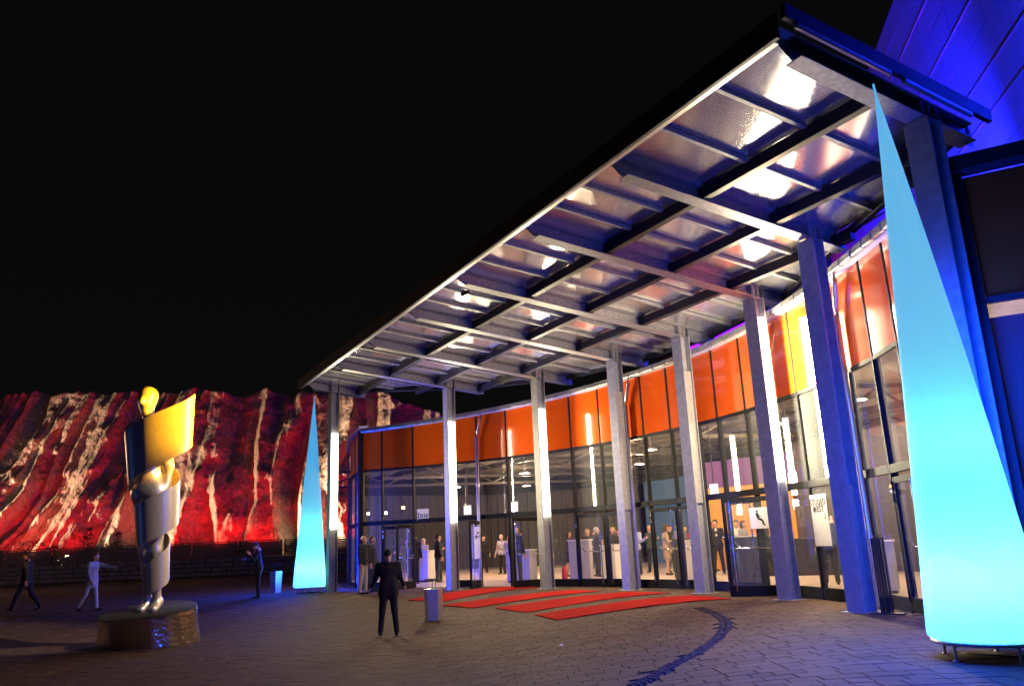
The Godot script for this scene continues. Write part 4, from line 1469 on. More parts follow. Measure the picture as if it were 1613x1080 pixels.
# ---------------------------------------------------------------- statue
func build_statue() -> void:
	var p := G(5.85, -4.85, -0.01)
	var o := thing("statue", "metal statue of a slim figure in a rising band, lit golden at the top", "statue", p)
	var rt := Vector3(0.4824, 0, -0.876)          # to the right as the photograph looks at it
	var tw := Vector3(0.876, 0, 0.4824)           # towards the viewer
	var yax := (Vector3.UP - rt * 0.028 + tw * 0.14).normalized()
	var zax := (tw - yax * tw.dot(yax)).normalized()
	var B := Basis(yax.cross(zax), yax, zax)      # local x = right, z = towards the viewer
	# drum, wrapped in crumpled foil
	var st := ST()
	st.set_smooth_group(1)
	var R := 1.06
	var H := 0.78
	var n := 120
	var m := 14
	var noi := FastNoiseLite.new()
	noi.seed = 77
	noi.frequency = 1.3
	var f := func(i: int, j: int) -> Vector3:
		var a := TAU * (i % n) / n
		var t := float(j) / m
		var pl := noi.get_noise_3d(cos(a) * 2.2, t * 0.35, sin(a) * 2.2)
		var pl2 := noi.get_noise_3d(cos(a) * 5.0 + 9.0, t * 0.6, sin(a) * 5.0)
		var rr := R + (0.035 * pl + 0.014 * pl2) * (1.0 - t * 0.75) + 0.05 * (1.0 - t) * (1.0 - t)
		return B * Vector3(cos(a) * rr, lerpf(-0.16, H, t), sin(a) * rr)
	for i in n:
		for j in m:
			quad(st, f.call(i, j), f.call(i + 1, j), f.call(i + 1, j + 1), f.call(i, j + 1), f.call(i, j) - f.call(0, j) * 0.0 - B.y * (B.y.dot(f.call(i, j))))
	obj("foil_wrap", st, M.foil, o)
	st = ST()
	lathe(st, Transform3D(B, B.y * (H - 0.01)), [Vector2(R * 0.995, -0.04), Vector2(R * 1.0, 0.0), Vector2(R * 0.98, 0.016), Vector2(0, 0.022)], 96)
	obj("drum_top", st, M.plinth_top, o)
	# figure: one smooth body
	var K := 2.95
	var body := []
	for s in [-1.0, 1.0]:
		body.append([Vector3(0.05 * s, 0.02, 0.07), Vector3(0.04 * s, 0.06, -0.02), 0.032, 0.038, 1, 0.03])
		body.append([Vector3(0.04 * s, 0.07, 0), Vector3(0.042 * s, 0.46, 0.01), 0.03, 0.048, 1, 0.02])
		body.append([Vector3(0.042 * s, 0.46, 0.01), Vector3(0.055 * s, 0.78, 0), 0.05, 0.07, 1, 0.03])
		body.append([Vector3(0.053 * s, 0.72, 0.0), Vector3(0.058 * s, 0.88, 0), 0.066, 0.078, 0, 0.03])
		body.append([Vector3(0.145 * s, 1.41, -0.01), Vector3(0.15 * s, 1.12, -0.02), 0.046, 0.036, 0, 0.04])
		body.append([Vector3(0.15 * s, 1.12, -0.02), Vector3(0.13 * s, 0.9, -0.01), 0.034, 0.028, 0, 0.03])
	body.append([Vector3(-0.05, 0.93, 0), Vector3(0.05, 0.93, 0), 0.092, 0.092, 0, 0.06])
	body.append([Vector3(0, 0.95, 0), Vector3(0, 1.2, 0), 0.09, 0.088, 0, 0.06])
	body.append([Vector3(-0.075, 1.26, 0.0), Vector3(0.075, 1.26, 0.0), 0.105, 0.105, 0, 0.06])
	body.append([Vector3(-0.13, 1.405, -0.01), Vector3(0.13, 1.405, -0.01), 0.062, 0.062, 0, 0.06])
	body.append([Vector3(0, 1.38, -0.01), Vector3(0, 1.56, 0.01), 0.05, 0.042, 0, 0.04])
	body.append([Vector3(0, 1.685, 0.0), Vector3(0, 1.655, 0.015), 0.078, 0.074, 0, 0.02])
	body.append([Vector3(0, 1.60, 0.03), Vector3(0, 1.572, 0.04), 0.05, 0.038, 0, 0.04])
	body.append([Vector3(0, 1.665, 0.098), Vector3(0, 1.63, 0.108), 0.010, 0.014, 0, 0.03])
	var g: Dictionary = mesh_sdf(body, 0.014)
	var xf := Transform3D(B * Basis(Vector3.UP, -0.12) * Basis.from_scale(Vector3.ONE * K), B.y * H + B.x * 0.09)
	var fig := ArrayMesh.new()
	for rg in 2:
		var vs := PackedVector3Array()
		var ns := PackedVector3Array()
		for f2 in g.fr.size():
			if g.fr[f2] != rg:
				continue
			for j in 3:
				var i: int = g.idx[f2 * 3 + j]
				vs.append(xf * g.v[i])
				ns.append((xf.basis * g.n[i]).normalized())
		var arr := []
		arr.resize(Mesh.ARRAY_MAX)
		arr[Mesh.ARRAY_VERTEX] = vs
		arr[Mesh.ARRAY_NORMAL] = ns
		fig.add_surface_from_arrays(Mesh.PRIMITIVE_TRIANGLES, arr)
		fig.surface_set_material(rg, M.band)
	var fo := MeshInstance3D.new()
	fo.mesh = fig
	put("figure", fo, o)
	# the band: a strip that winds up round the figure in even turns
	var half := [[0.58, 0.25, 0.70], [1.02, 0.29, 0.9], [1.78, 0.42, 1.0], [2.40, 0.55, 1.08], [3.32, 0.56, 1.28], [4.32, 0.98, 1.32]]   # centre height, radius, width at each half turn
	var steps := 220
	for part in 2:
		st = ST()
		st.set_smooth_group(1)
		var ring := []
		for i in steps + 1:
			var t := 5.0 * i / steps
			if (part == 0 and t > 3.5) or (part == 1 and t < 3.5):
				continue
			var k := mini(int(t), 4)
			var ft := t - k
			var s := ft
			var hh := lerpf(half[k][0], half[k + 1][0], s)
			var rr := lerpf(half[k][1], half[k + 1][1], s)
			var ww := lerpf(half[k][2], half[k + 1][2], s)
			var a := -PI + PI * t                       # front half: from left to right
			var z := -sin(a) if true else 0.0
			var dirv := Vector3(cos(a), 0, z)
			var depth := 0.82 if t < 4.0 else 0.82 - 0.35 * (t - 4.0)
			var q := []
			for w in 5:
				var sw := w / 4.0 - 0.5
				var taper := rr * (1.0 + 0.10 * sw)
				var pt := Vector3(dirv.x * taper + 0.19, hh + sw * ww * 0.93, dirv.z * taper * depth)
				if t > 4.45:
					pt.x += (t - 4.45) * 0.16
					pt.z += (t - 4.45) * 0.5
				q.append(B * (pt + Vector3(0, H, 0)))
			ring.append([q, B * Vector3(dirv.x, 0, dirv.z)])
		var th := 0.02
		for i in ring.size() - 1:
			for w in 4:
				var a0 = ring[i]
				var a1 = ring[i + 1]
				quad(st, a0[0][w], a1[0][w], a1[0][w + 1], a0[0][w + 1], a0[1])
				quad(st, a0[0][w] - a0[1] * th, a1[0][w] - a1[1] * th, a1[0][w + 1] - a1[1] * th, a0[0][w + 1] - a0[1] * th, -a0[1])
			for w in [0, 4]:
				var a0 = ring[i]
				var a1 = ring[i + 1]
				st.set_smooth_group(-1)
				quad(st, a0[0][w], a1[0][w], a1[0][w] - a1[1] * th, a0[0][w] - a0[1] * th, B.y * (1.0 if w == 4 else -1.0))
				st.set_smooth_group(1)
		st.set_smooth_group(-1)
		for e in [ring[0], ring[ring.size() - 1]]:
			for w in 4:
				quad(st, e[0][w], e[0][w + 1], e[0][w + 1] - e[1] * th, e[0][w] - e[1] * th, B.x)
		obj("lower_band" if part == 0 else "upper_band", st, M.band, o)

# ---------------------------------------------------------------- carpets and small things
func build_carpets() -> void:
	var sets := [
		[[4.85, 2.0], [6.07, 2.5], [5.65, 5.75], [4.45, 5.55], "red carpet runner leading to the open door right of the second column"],
		[[6.79, 2.19], [8.05, 2.38], [9.17, 5.52], [8.21, 5.46], "red carpet runner in front of the closed double door, second from the left"],
		[[8.98, 2.63], [10.41, 2.60], [11.52, 5.83], [10.38, 5.66], "red carpet runner between the fourth and fifth columns, third from the left"],
		[[11.11, 2.46], [12.34, 2.22], [14.11, 5.32], [12.83, 5.52], "red carpet runner nearest the camera, pointing between the fifth and sixth columns"]]
	for s in sets:
		var st := ST()
		st.set_smooth_group(1)
		var a := Vector2(s[0][0], s[0][1])
		var b := Vector2(s[1][0], s[1][1])
		var c := Vector2(s[2][0], s[2][1])
		var d := Vector2(s[3][0], s[3][1])
		a += (a - b) * 0.07
		b += (b - a) * 0.065
		d += (d - c) * 0.09
		c += (c - d) * 0.08
		var nx := 10
		var ny := 26
		var ctr := (a + b + c + d) / 4.0
		var noi := FastNoiseLite.new()
		noi.seed = int(ctr.x * 10.0)
		noi.frequency = 0.6
		var f := func(i: int, j: int) -> Vector3:
			var q := a.lerp(b, float(i) / nx).lerp(d.lerp(c, float(i) / nx), float(j) / ny)
			return G(q.x, q.y, 0.036 + 0.010 * noi.get_noise_2d(q.x * 2.0, q.y * 2.0))
		for i in nx:
			for j in ny:
				quad(st, f.call(i, j), f.call(i + 1, j), f.call(i + 1, j + 1), f.call(i, j + 1), Vector3.UP)
		st.set_smooth_group(-1)
		var dn := Vector3(0, -0.012, 0)
		for i in nx:
			for j in [0, ny]:
				quad(st, f.call(i, j), f.call(i + 1, j), f.call(i + 1, j) + dn, f.call(i, j) + dn, f.call(i, j) - P(ctr.x, ctr.y))
		for j in ny:
			for i in [0, nx]:
				quad(st, f.call(i, j), f.call(i, j + 1), f.call(i, j + 1) + dn, f.call(i, j) + dn, f.call(i, j) - P(ctr.x, ctr.y))
		tag(obj("red_carpet", st, M.carpet), s[4], "carpet", "red carpet runners before the doors")

func bin_at(p: Vector3, yaw: float, label: String) -> void:
	var o := thing("litter_bin", label, "bin", p, yaw, "steel litter bins with raised lids")
	var st := ST()
	# triangular-nosed body: a five sided prism flaring upwards
	var low := [Vector2(-0.17, -0.15), Vector2(0.17, -0.15), Vector2(0.19, 0.04), Vector2(0.02, 0.2), Vector2(-0.17, 0.08)]
	for i in 5:
		var a: Vector2 = low[i]
		var b: Vector2 = low[(i + 1) % 5]
		var k := 1.13
		quad(st, Vector3(a.x, 0.02, a.y), Vector3(b.x, 0.02, b.y), Vector3(b.x * k, 0.74, b.y * k), Vector3(a.x * k, 0.74, a.y * k), Vector3(a.x + b.x, 0, a.y + b.y))
		tri(st, Vector3(0, 0.70, 0), Vector3(a.x * k, 0.74, a.y * k), Vector3(b.x * k, 0.74, b.y * k), Vector3.UP)
		tri(st, Vector3(0, 0.02, 0), Vector3(a.x, 0.02, a.y), Vector3(b.x, 0.02, b.y), Vector3.DOWN)
	obj("body", st, M.alu, o)
	st = ST()
	for s in [-0.05, 0.05]:
		bar(st, Vector3(s, 0.7, -0.06), Vector3(s, 0.95, -0.06), 0.012, 0.012, Vector3.RIGHT)
	obj("post", st, M.chrome, o)
	st = ST()
	bx(st, at(Vector3(0, 0.96, 0)), Vector3(0.3, 0.025, 0.24), 0.006)
	obj("lid", st, M.frame, o)

func letters(t: String, h: float, m: Material, parent: Node, xf: Transform3D, font := "Droid Sans", weight := 700) -> void:
	var f := SystemFont.new()
	f.font_names = PackedStringArray([font])
	f.font_weight = weight
	var tm := TextMesh.new()
	tm.text = t
	tm.font = f
	tm.font_size = 64
	tm.pixel_size = h / 46.0
	tm.depth = 0.003
	tm.curve_step = 2.0
	var o := MeshInstance3D.new()
	o.mesh = tm
	o.material_override = m
	o.transform = xf
	put("lettering", o, parent)

func sign_board(called: String, label: String, p: Vector3, yaw: float, w: float, h: float) -> Node3D:
	var o := thing(called, label, "sign", p, yaw)
	var st := ST()
	bx(st, Transform3D.IDENTITY, Vector3(w, h, 0.006))
	obj("sheet", st, M.paper, o)
	return o

func build_small_things() -> void:
	bin_at(G(8.55, 1.1), deg_to_rad(28.0), "steel litter bin with raised dark lid standing alone on the paving near the red carpets")
	bin_at(G(-1.9, -0.25), deg_to_rad(70.0), "litter bin lit blue beside the left cone lamp")
	# tall folded stand beside the seventh column
	var o := thing("display_stand", "black slatted stand beside the seventh column", "stand", G(18.52, 4.42), deg_to_rad(25.0))
	var st := ST()
	for k in 5:
		st = ST()
		bx(st, at(Vector3(-0.08 + k * 0.04, 0.58, 0.02 * (k % 2))), Vector3(0.02, 1.1, 0.1), 0.004)
		obj("fin", st, M.black_steel, o)
	st = ST()
	bx(st, at(Vector3(0.0, 0.015, 0)), Vector3(0.5, 0.03, 0.26), 0.008)
	bx(st, at(Vector3(0.0, 1.14, 0)), Vector3(0.2, 0.02, 0.12), 0.004)
	obj("base", st, M.black_steel, o)
	# posters and notices on the glass
	var face := func(deg: float) -> float: return deg_to_rad(deg - 90.0)
	var pos := fp(68.7, RF - 0.06, 1.5)
	var poster := sign_board("poster", "white poster lettered studio west on the glass left of the seventh column", pos, face.call(68.7), 0.62, 0.98)
	for q in [["STUDIO", 0.34], ["WEST", 0.21]]:
		letters(q[0], 0.12, M.ink, poster, Transform3D(Basis.IDENTITY, Vector3(-0.02, q[1], 0.006)))
	letters("2", 0.09, M.ink, poster, Transform3D(Basis.IDENTITY, Vector3(0.2, 0.06, 0.006)), "Droid Sans", 400)
	var d := (fp(76.9, RF - 1.06) - fp(74.1, RF - 0.06)).normalized()
	var nrm := d.cross(Vector3.UP).normalized()
	var camp := P(27.0, -6.8)
	var sp := fp(74.1, RF - 0.06) + d * 0.46
	if nrm.dot(camp - sp) < 0:
		nrm = -nrm
	var yaw := atan2(nrm.x, nrm.z)
	var s2 := sign_board("notice", "white notice with a seated figure pictogram on the open glass door by the sixth column", sp + nrm * 0.05 + Vector3(0, 1.62, 0), yaw, 0.42, 0.44)
	st = ST()
	lathe(st, Transform3D(Basis(Vector3.RIGHT, PI / 2), Vector3(-0.045, 0.145, 0.004)), [Vector2(0, 0.002), Vector2(0.022, 0.002), Vector2(0.022, 0.0)], 14)
	bar(st, Vector3(-0.05, 0.11, 0.005), Vector3(-0.03, -0.005, 0.005), 0.004, 0.05, Vector3.RIGHT)
	bar(st, Vector3(-0.03, -0.01, 0.0053), Vector3(0.05, -0.045, 0.0053), 0.004, 0.045, Vector3.UP)
	bar(st, Vector3(0.05, -0.045, 0.0056), Vector3(0.075, -0.14, 0.0056), 0.004, 0.035, Vector3.RIGHT)
	bar(st, Vector3(0.065, -0.145, 0.0059), Vector3(0.11, -0.15, 0.0059), 0.004, 0.02, Vector3.UP)
	bar(st, Vector3(-0.045, 0.07, 0.0062), Vector3(0.02, 0.03, 0.0062), 0.004, 0.02, Vector3.UP)
	obj("pictogram", st, M.ink, s2)
	var s3 := sign_board("notice", "small white notice with dark blue lettering above the left door", fp(127.3, RF - 0.05, 2.42), face.call(127.3), 0.46, 0.38)
	letters("Inw", 0.17, M.blueink, s3, Transform3D(Basis.IDENTITY, Vector3(0, -0.03, 0.006)), "Droid Serif", 700)
	# poster hung on the open left leaf of the second door
	var h0 := fp(118.9, RF - 0.06)
	var h1 := fp(117.6, RF - 1.12)
	var dd := (h1 - h0).normalized()
	var n3 := dd.cross(Vector3.UP).normalized()
	if n3.dot(camp - h0) < 0:
		n3 = -n3
	var s4 := sign_board("poster", "pale poster with a dark blot on the open door leaf right of the second column", h0 + dd * 0.53 + n3 * 0.05 + Vector3(0, 1.4, 0), atan2(n3.x, n3.z), 0.6, 1.0)
	st = ST()
	for k in 9:
		bx(st, at(Vector3(0.0 + 0.05 * (k % 5) + (0.03 if k > 4 else 0.0), 0.31 if k < 5 else 0.19, 0.005)), Vector3(0.03, 0.07 if k % 2 == 0 else 0.055, 0.003))
	obj("print", st, M.ink, s4)
	st = ST()
	for k in 3:
		lathe(st, Transform3D(Basis(Vector3.RIGHT, PI / 2) * Basis(Vector3.UP, 0.6) * Basis.from_scale(Vector3(1.5 - k * 0.3, 1, 0.6)), Vector3(-0.13 + k * 0.03, 0.2 - k * 0.03, 0.0045 + k * 0.0006)), [Vector2(0, 0.002), Vector2(0.06, 0.002), Vector2(0.06, 0.0)], 14)
	obj("print", st, M.ink, s4)
	# lamp post out on the left of the plaza
	var lp := thing("lamp_post", "plaza lamp post standing outside the view at the far left", "lamp post", G(-19.0, -17.0))
	st = ST()
	tube(st, [Vector3(0, 0, 0), Vector3(0, 5.2, 0)], 0.07, 10, 0.045)
	obj("pole", st, M.black_steel, lp)
	st = ST()
	lathe(st, at(Vector3(0, 5.2, 0)), [Vector2(0.05, 0.0), Vector2(0.2, 0.02), Vector2(0.2, 0.06), Vector2(0.0, 0.1)], 16)
	obj("hood", st, M.black_steel, lp)
	st = ST()
	lathe(st, at(Vector3(0, 5.2, 0)), [Vector2(0.0, 0.0), Vector2(0.18, 0.0), Vector2(0.18, -0.03), Vector2(0.0, -0.05)], 16)
	obj("lamp_glass", st, glow(1.0, 0.8, 0.6, 6.0), lp)
	omni("light", G(-19.0, -17.0, 5.0), Color(1.0, 0.8, 0.66), 55.0, 0.14)
	# scrap of paper on the paving
	st = ST()
	var pc := G(15.3, 0.4, 0.02)
	quad(st, pc, pc + Vector3(0.09, 0.02, 0.01), pc + Vector3(0.1, 0.035, -0.05), pc + Vector3(0.01, 0.02, -0.06), Vector3.UP)
	tri(st, pc + Vector3(0.09, 0.02, 0.01), pc + Vector3(0.13, 0.0, -0.01), pc + Vector3(0.1, 0.035, -0.05), Vector3.UP)
	tag(obj("paper_scrap", st, M.white), "small white scrap of paper lying on the paving in front of the red carpets", "litter")
	# red figurines on the dark counter
	for k in 3:
		var t := thing("figurine", ["white figurine", "larger red figurine", "smaller red figurine"][k] + " standing on the long dark counter before the amber wall", "figurine", P(10.6 + k * 0.2, 13.0 + k * 0.1, 1.11))
		st = ST()
		var hh: float = [0.62, 0.55, 0.42][k]
		lathe(st, Transform3D.IDENTITY, [Vector2(0, 0), Vector2(0.13, 0.0), Vector2(0.06, hh * 0.6), Vector2(0.07, hh * 0.72), Vector2(0.03, hh * 0.8), Vector2(0.05, hh * 0.9), Vector2(0.0, hh)], 14)
		obj("body", st, M.white if k == 0 else M.red, t)

# ---------------------------------------------------------------- bodies: tapered capsules joined smoothly, meshed as surface nets
func mesh_sdf(prims: Array, cell: float) -> Dictionary:
	var lo := Vector3.ONE * 1e9
	var hi := -lo
	for p in prims:
		var r: float = maxf(p[2], p[3]) + cell * 2.5
		lo = lo.min(p[0] - Vector3.ONE * r).min(p[1] - Vector3.ONE * r)
		hi = hi.max(p[0] + Vector3.ONE * r).max(p[1] + Vector3.ONE * r)
	var nx := int((hi.x - lo.x) / cell) + 2
	var ny := int((hi.y - lo.y) / cell) + 2
	var nz := int((hi.z - lo.z) / cell) + 2
	var F := PackedFloat32Array()
	F.resize(nx * ny * nz)
	F.fill(1.0)
	var best := PackedFloat32Array()
	best.resize(nx * ny * nz)
	best.fill(1.0)
	var reg := PackedByteArray()
	reg.resize(nx * ny * nz)
	var sy := nx
	var sz := nx * ny
	for p in prims:
		var a: Vector3 = p[0]
		var ra: float = p[2]
		var rb: float = p[3]
		var ab: Vector3 = p[1] - a
		var l2 := maxf(ab.length_squared(), 1e-9)
		var k: float = p[5]
		var m := maxf(ra, rb) + cell * 2.0 + k
		var l: Vector3 = (a.min(p[1]) - Vector3.ONE * m - lo) / cell
		var h: Vector3 = (a.max(p[1]) + Vector3.ONE * m - lo) / cell
		var x0 := maxi(0, int(l.x))
		var x1 := mini(nx - 1, int(h.x) + 1)
		for z in range(maxi(0, int(l.z)), mini(nz - 1, int(h.z) + 1) + 1):
			for y in range(maxi(0, int(l.y)), mini(ny - 1, int(h.y) + 1) + 1):
				var at0 := y * sy + z * sz
				var q := Vector3(lo.x, lo.y + y * cell, lo.z + z * cell) - a
				for x in range(x0, x1 + 1):
					var w := Vector3(q.x + x * cell, q.y, q.z)
					var t := clampf(w.dot(ab) / l2, 0.0, 1.0)
					var d := (w - ab * t).length() - (ra + (rb - ra) * t)
					var i := at0 + x
					var f := F[i]
					var hh := clampf(0.5 + 0.5 * (f - d) / k, 0.0, 1.0)
					F[i] = f + (d - f) * hh - k * hh * (1.0 - hh)
					if d < best[i]:
						best[i] = d
						reg[i] = p[4]
	var verts := PackedVector3Array()
	var vid := {}
	var idx := PackedInt32Array()
	var fr := PackedByteArray()
	var co := [0, 1, sy, sy + 1, sz, sz + 1, sz + sy, sz + sy + 1]
	var cv := [Vector3(0, 0, 0), Vector3(1, 0, 0), Vector3(0, 1, 0), Vector3(1, 1, 0), Vector3(0, 0, 1), Vector3(1, 0, 1), Vector3(0, 1, 1), Vector3(1, 1, 1)]
	var ed := [[0, 1], [2, 3], [4, 5], [6, 7], [0, 2], [1, 3], [4, 6], [5, 7], [0, 4], [1, 5], [2, 6], [3, 7]]
	for z in nz - 1:
		for y in ny - 1:
			var b0 := y * sy + z * sz
			for x in nx - 1:
				var b := b0 + x
				var s0 := F[b] < 0.0
				if (F[b + 1] < 0.0) == s0 and (F[b + sy] < 0.0) == s0 and (F[b + sy + 1] < 0.0) == s0 and (F[b + sz] < 0.0) == s0 and (F[b + sz + 1] < 0.0) == s0 and (F[b + sz + sy] < 0.0) == s0 and (F[b + sz + sy + 1] < 0.0) == s0:
					continue
				var acc := Vector3.ZERO
				var n := 0
				for e in ed:
					var f0 := F[b + co[e[0]]]
					var f1 := F[b + co[e[1]]]
					if (f0 < 0.0) != (f1 < 0.0):
						acc += cv[e[0]].lerp(cv[e[1]], f0 / (f0 - f1))
						n += 1
				vid[b] = verts.size()
				verts.append(lo + (Vector3(x, y, z) + acc / n) * cell)
	for b in vid:
		var s0 := F[b] < 0.0
		for ax in 3:
			var step: int = [1, sy, sz][ax]
			var o1: int = [sy, sz, 1][ax]
			var o2: int = [sz, 1, sy][ax]
			var s1 := F[b + step] < 0.0
			if s0 == s1:
				continue
			if not (vid.has(b - o1) and vid.has(b - o2) and vid.has(b - o1 - o2)):
				continue
			var q := [vid[b], vid[b - o1], vid[b - o1 - o2], vid[b - o2]]
			var rg := reg[b] if s0 else reg[b + step]
			if s0:
				for i in [q[0], q[1], q[2], q[0], q[2], q[3]]:
					idx.append(i)
			else:
				for i in [q[0], q[2], q[1], q[0], q[3], q[2]]:
					idx.append(i)
			fr.append(rg)
			fr.append(rg)
	# outward normals from the faces
	var nrm := PackedVector3Array()
	nrm.resize(verts.size())
	for i in range(0, idx.size(), 3):
		var a := verts[idx[i]]
		var n := (verts[idx[i + 2]] - a).cross(verts[idx[i + 1]] - a)
		for j in 3:
			nrm[idx[i + j]] += n
	for i in nrm.size():
		nrm[i] = nrm[i].normalized()
	return {"v": verts, "n": nrm, "idx": idx, "fr": fr}

# regions: 0 trousers, 1 top, 2 skin, 3 shoes, 4 hair, 5 shirt front
func head_geo(kind: int) -> Dictionary:
	if head_cache.has(kind):
		return head_cache[kind]
	var L := []
	L.append([Vector3(0, 0.035, -0.012), Vector3(0, 0.03, 0.01), 0.083, 0.08, 2, 0.012])
	L.append([Vector3(-0.018, -0.01, 0.03), Vector3(0.018, -0.01, 0.03), 0.06, 0.06, 2, 0.03])
	L.append([Vector3(0, -0.05, 0.045), Vector3(0, -0.085, 0.06), 0.045, 0.026, 2, 0.03])
	L.append([Vector3(0, 0.005, 0.094), Vector3(0, -0.028, 0.108), 0.009, 0.014, 2, 0.012])
	L.append([Vector3(-0.032, 0.022, 0.083), Vector3(0.032, 0.022, 0.083), 0.012, 0.012, 2, 0.014])
	L.append([Vector3(-0.018, -0.06, 0.086), Vector3(0.018, -0.06, 0.086), 0.009, 0.009, 2, 0.01])
	for s in [-1.0, 1.0]:
		L.append([Vector3(0.083 * s, 0.02, -0.008), Vector3(0.08 * s, -0.02, 0.0), 0.015, 0.011, 2, 0.008])
		L.append([Vector3(0.031 * s, 0.004, 0.083), Vector3(0.03 * s, 0.004, 0.084), 0.011, 0.011, 6, 0.004])
	L.append([Vector3(0, -0.06, 0.0), Vector3(0, -0.16, -0.02), 0.052, 0.056, 2, 0.02])
	if kind != 2:
		L.append([Vector3(0, 0.055, -0.02), Vector3(0, 0.04, -0.035), 0.088, 0.085, 4, 0.006])
		L.append([Vector3(0, 0.0, -0.045), Vector3(0, -0.035, -0.05), 0.066, 0.052, 4, 0.02])
		L.append([Vector3(-0.045, 0.085, 0.035), Vector3(0.045, 0.085, 0.035), 0.032, 0.032, 4, 0.02])
	else:
		L.append([Vector3(0, 0.0, -0.045), Vector3(0, -0.02, -0.05), 0.066, 0.055, 4, 0.01])
	if kind == 1:
		for s in [-1.0, 1.0]:
			L.append([Vector3(0.062 * s, 0.05, -0.005), Vector3(0.072 * s, -0.11, -0.015), 0.034, 0.024, 4, 0.02])
		L.append([Vector3(0, 0.0, -0.065), Vector3(0, -0.14, -0.06), 0.055, 0.045, 4, 0.02])
	head_cache[kind] = mesh_sdf(L, 0.0085)
	return head_cache[kind]

func hand_geo() -> Dictionary:           # a left hand hanging down, relaxed; palm towards -x
	if hand_mesh.size() > 0:
		return hand_mesh
	var L := []
	L.append([Vector3(0, 0.02, 0), Vector3(0, -0.015, 0), 0.026, 0.026, 2, 0.02])
	for k in 4:
		var z := 0.03 - 0.02 * k
		L.append([Vector3(0, -0.02, z * 0.6), Vector3(0, -0.085, z), 0.016, 0.0125, 2, 0.014])
		var l: float = [0.066, 0.076, 0.07, 0.054][k]
		var a := Vector3(0, -0.09, z)
		var b := a + Vector3(-0.012, -l * 0.45, z * 0.05)
		var c := b + Vector3(-0.018, -l * 0.3, 0)
		var d := c + Vector3(-0.018, -l * 0.2, 0)
		L.append([a, b, 0.0095, 0.009, 2, 0.004])
		L.append([b, c, 0.009, 0.0082, 2, 0.003])
		L.append([c, d, 0.0082, 0.0072, 2, 0.003])
	L.append([Vector3(-0.004, -0.02, 0.026), Vector3(-0.018, -0.055, 0.047), 0.013, 0.0115, 2, 0.012])
	L.append([Vector3(-0.018, -0.055, 0.047), Vector3(-0.026, -0.09, 0.05), 0.0105, 0.0085, 2, 0.004])
	hand_mesh = mesh_sdf(L, 0.0052)
	return hand_mesh

func rot(ax: Vector3, deg: float) -> Basis:
	return Basis(ax, deg_to_rad(deg))

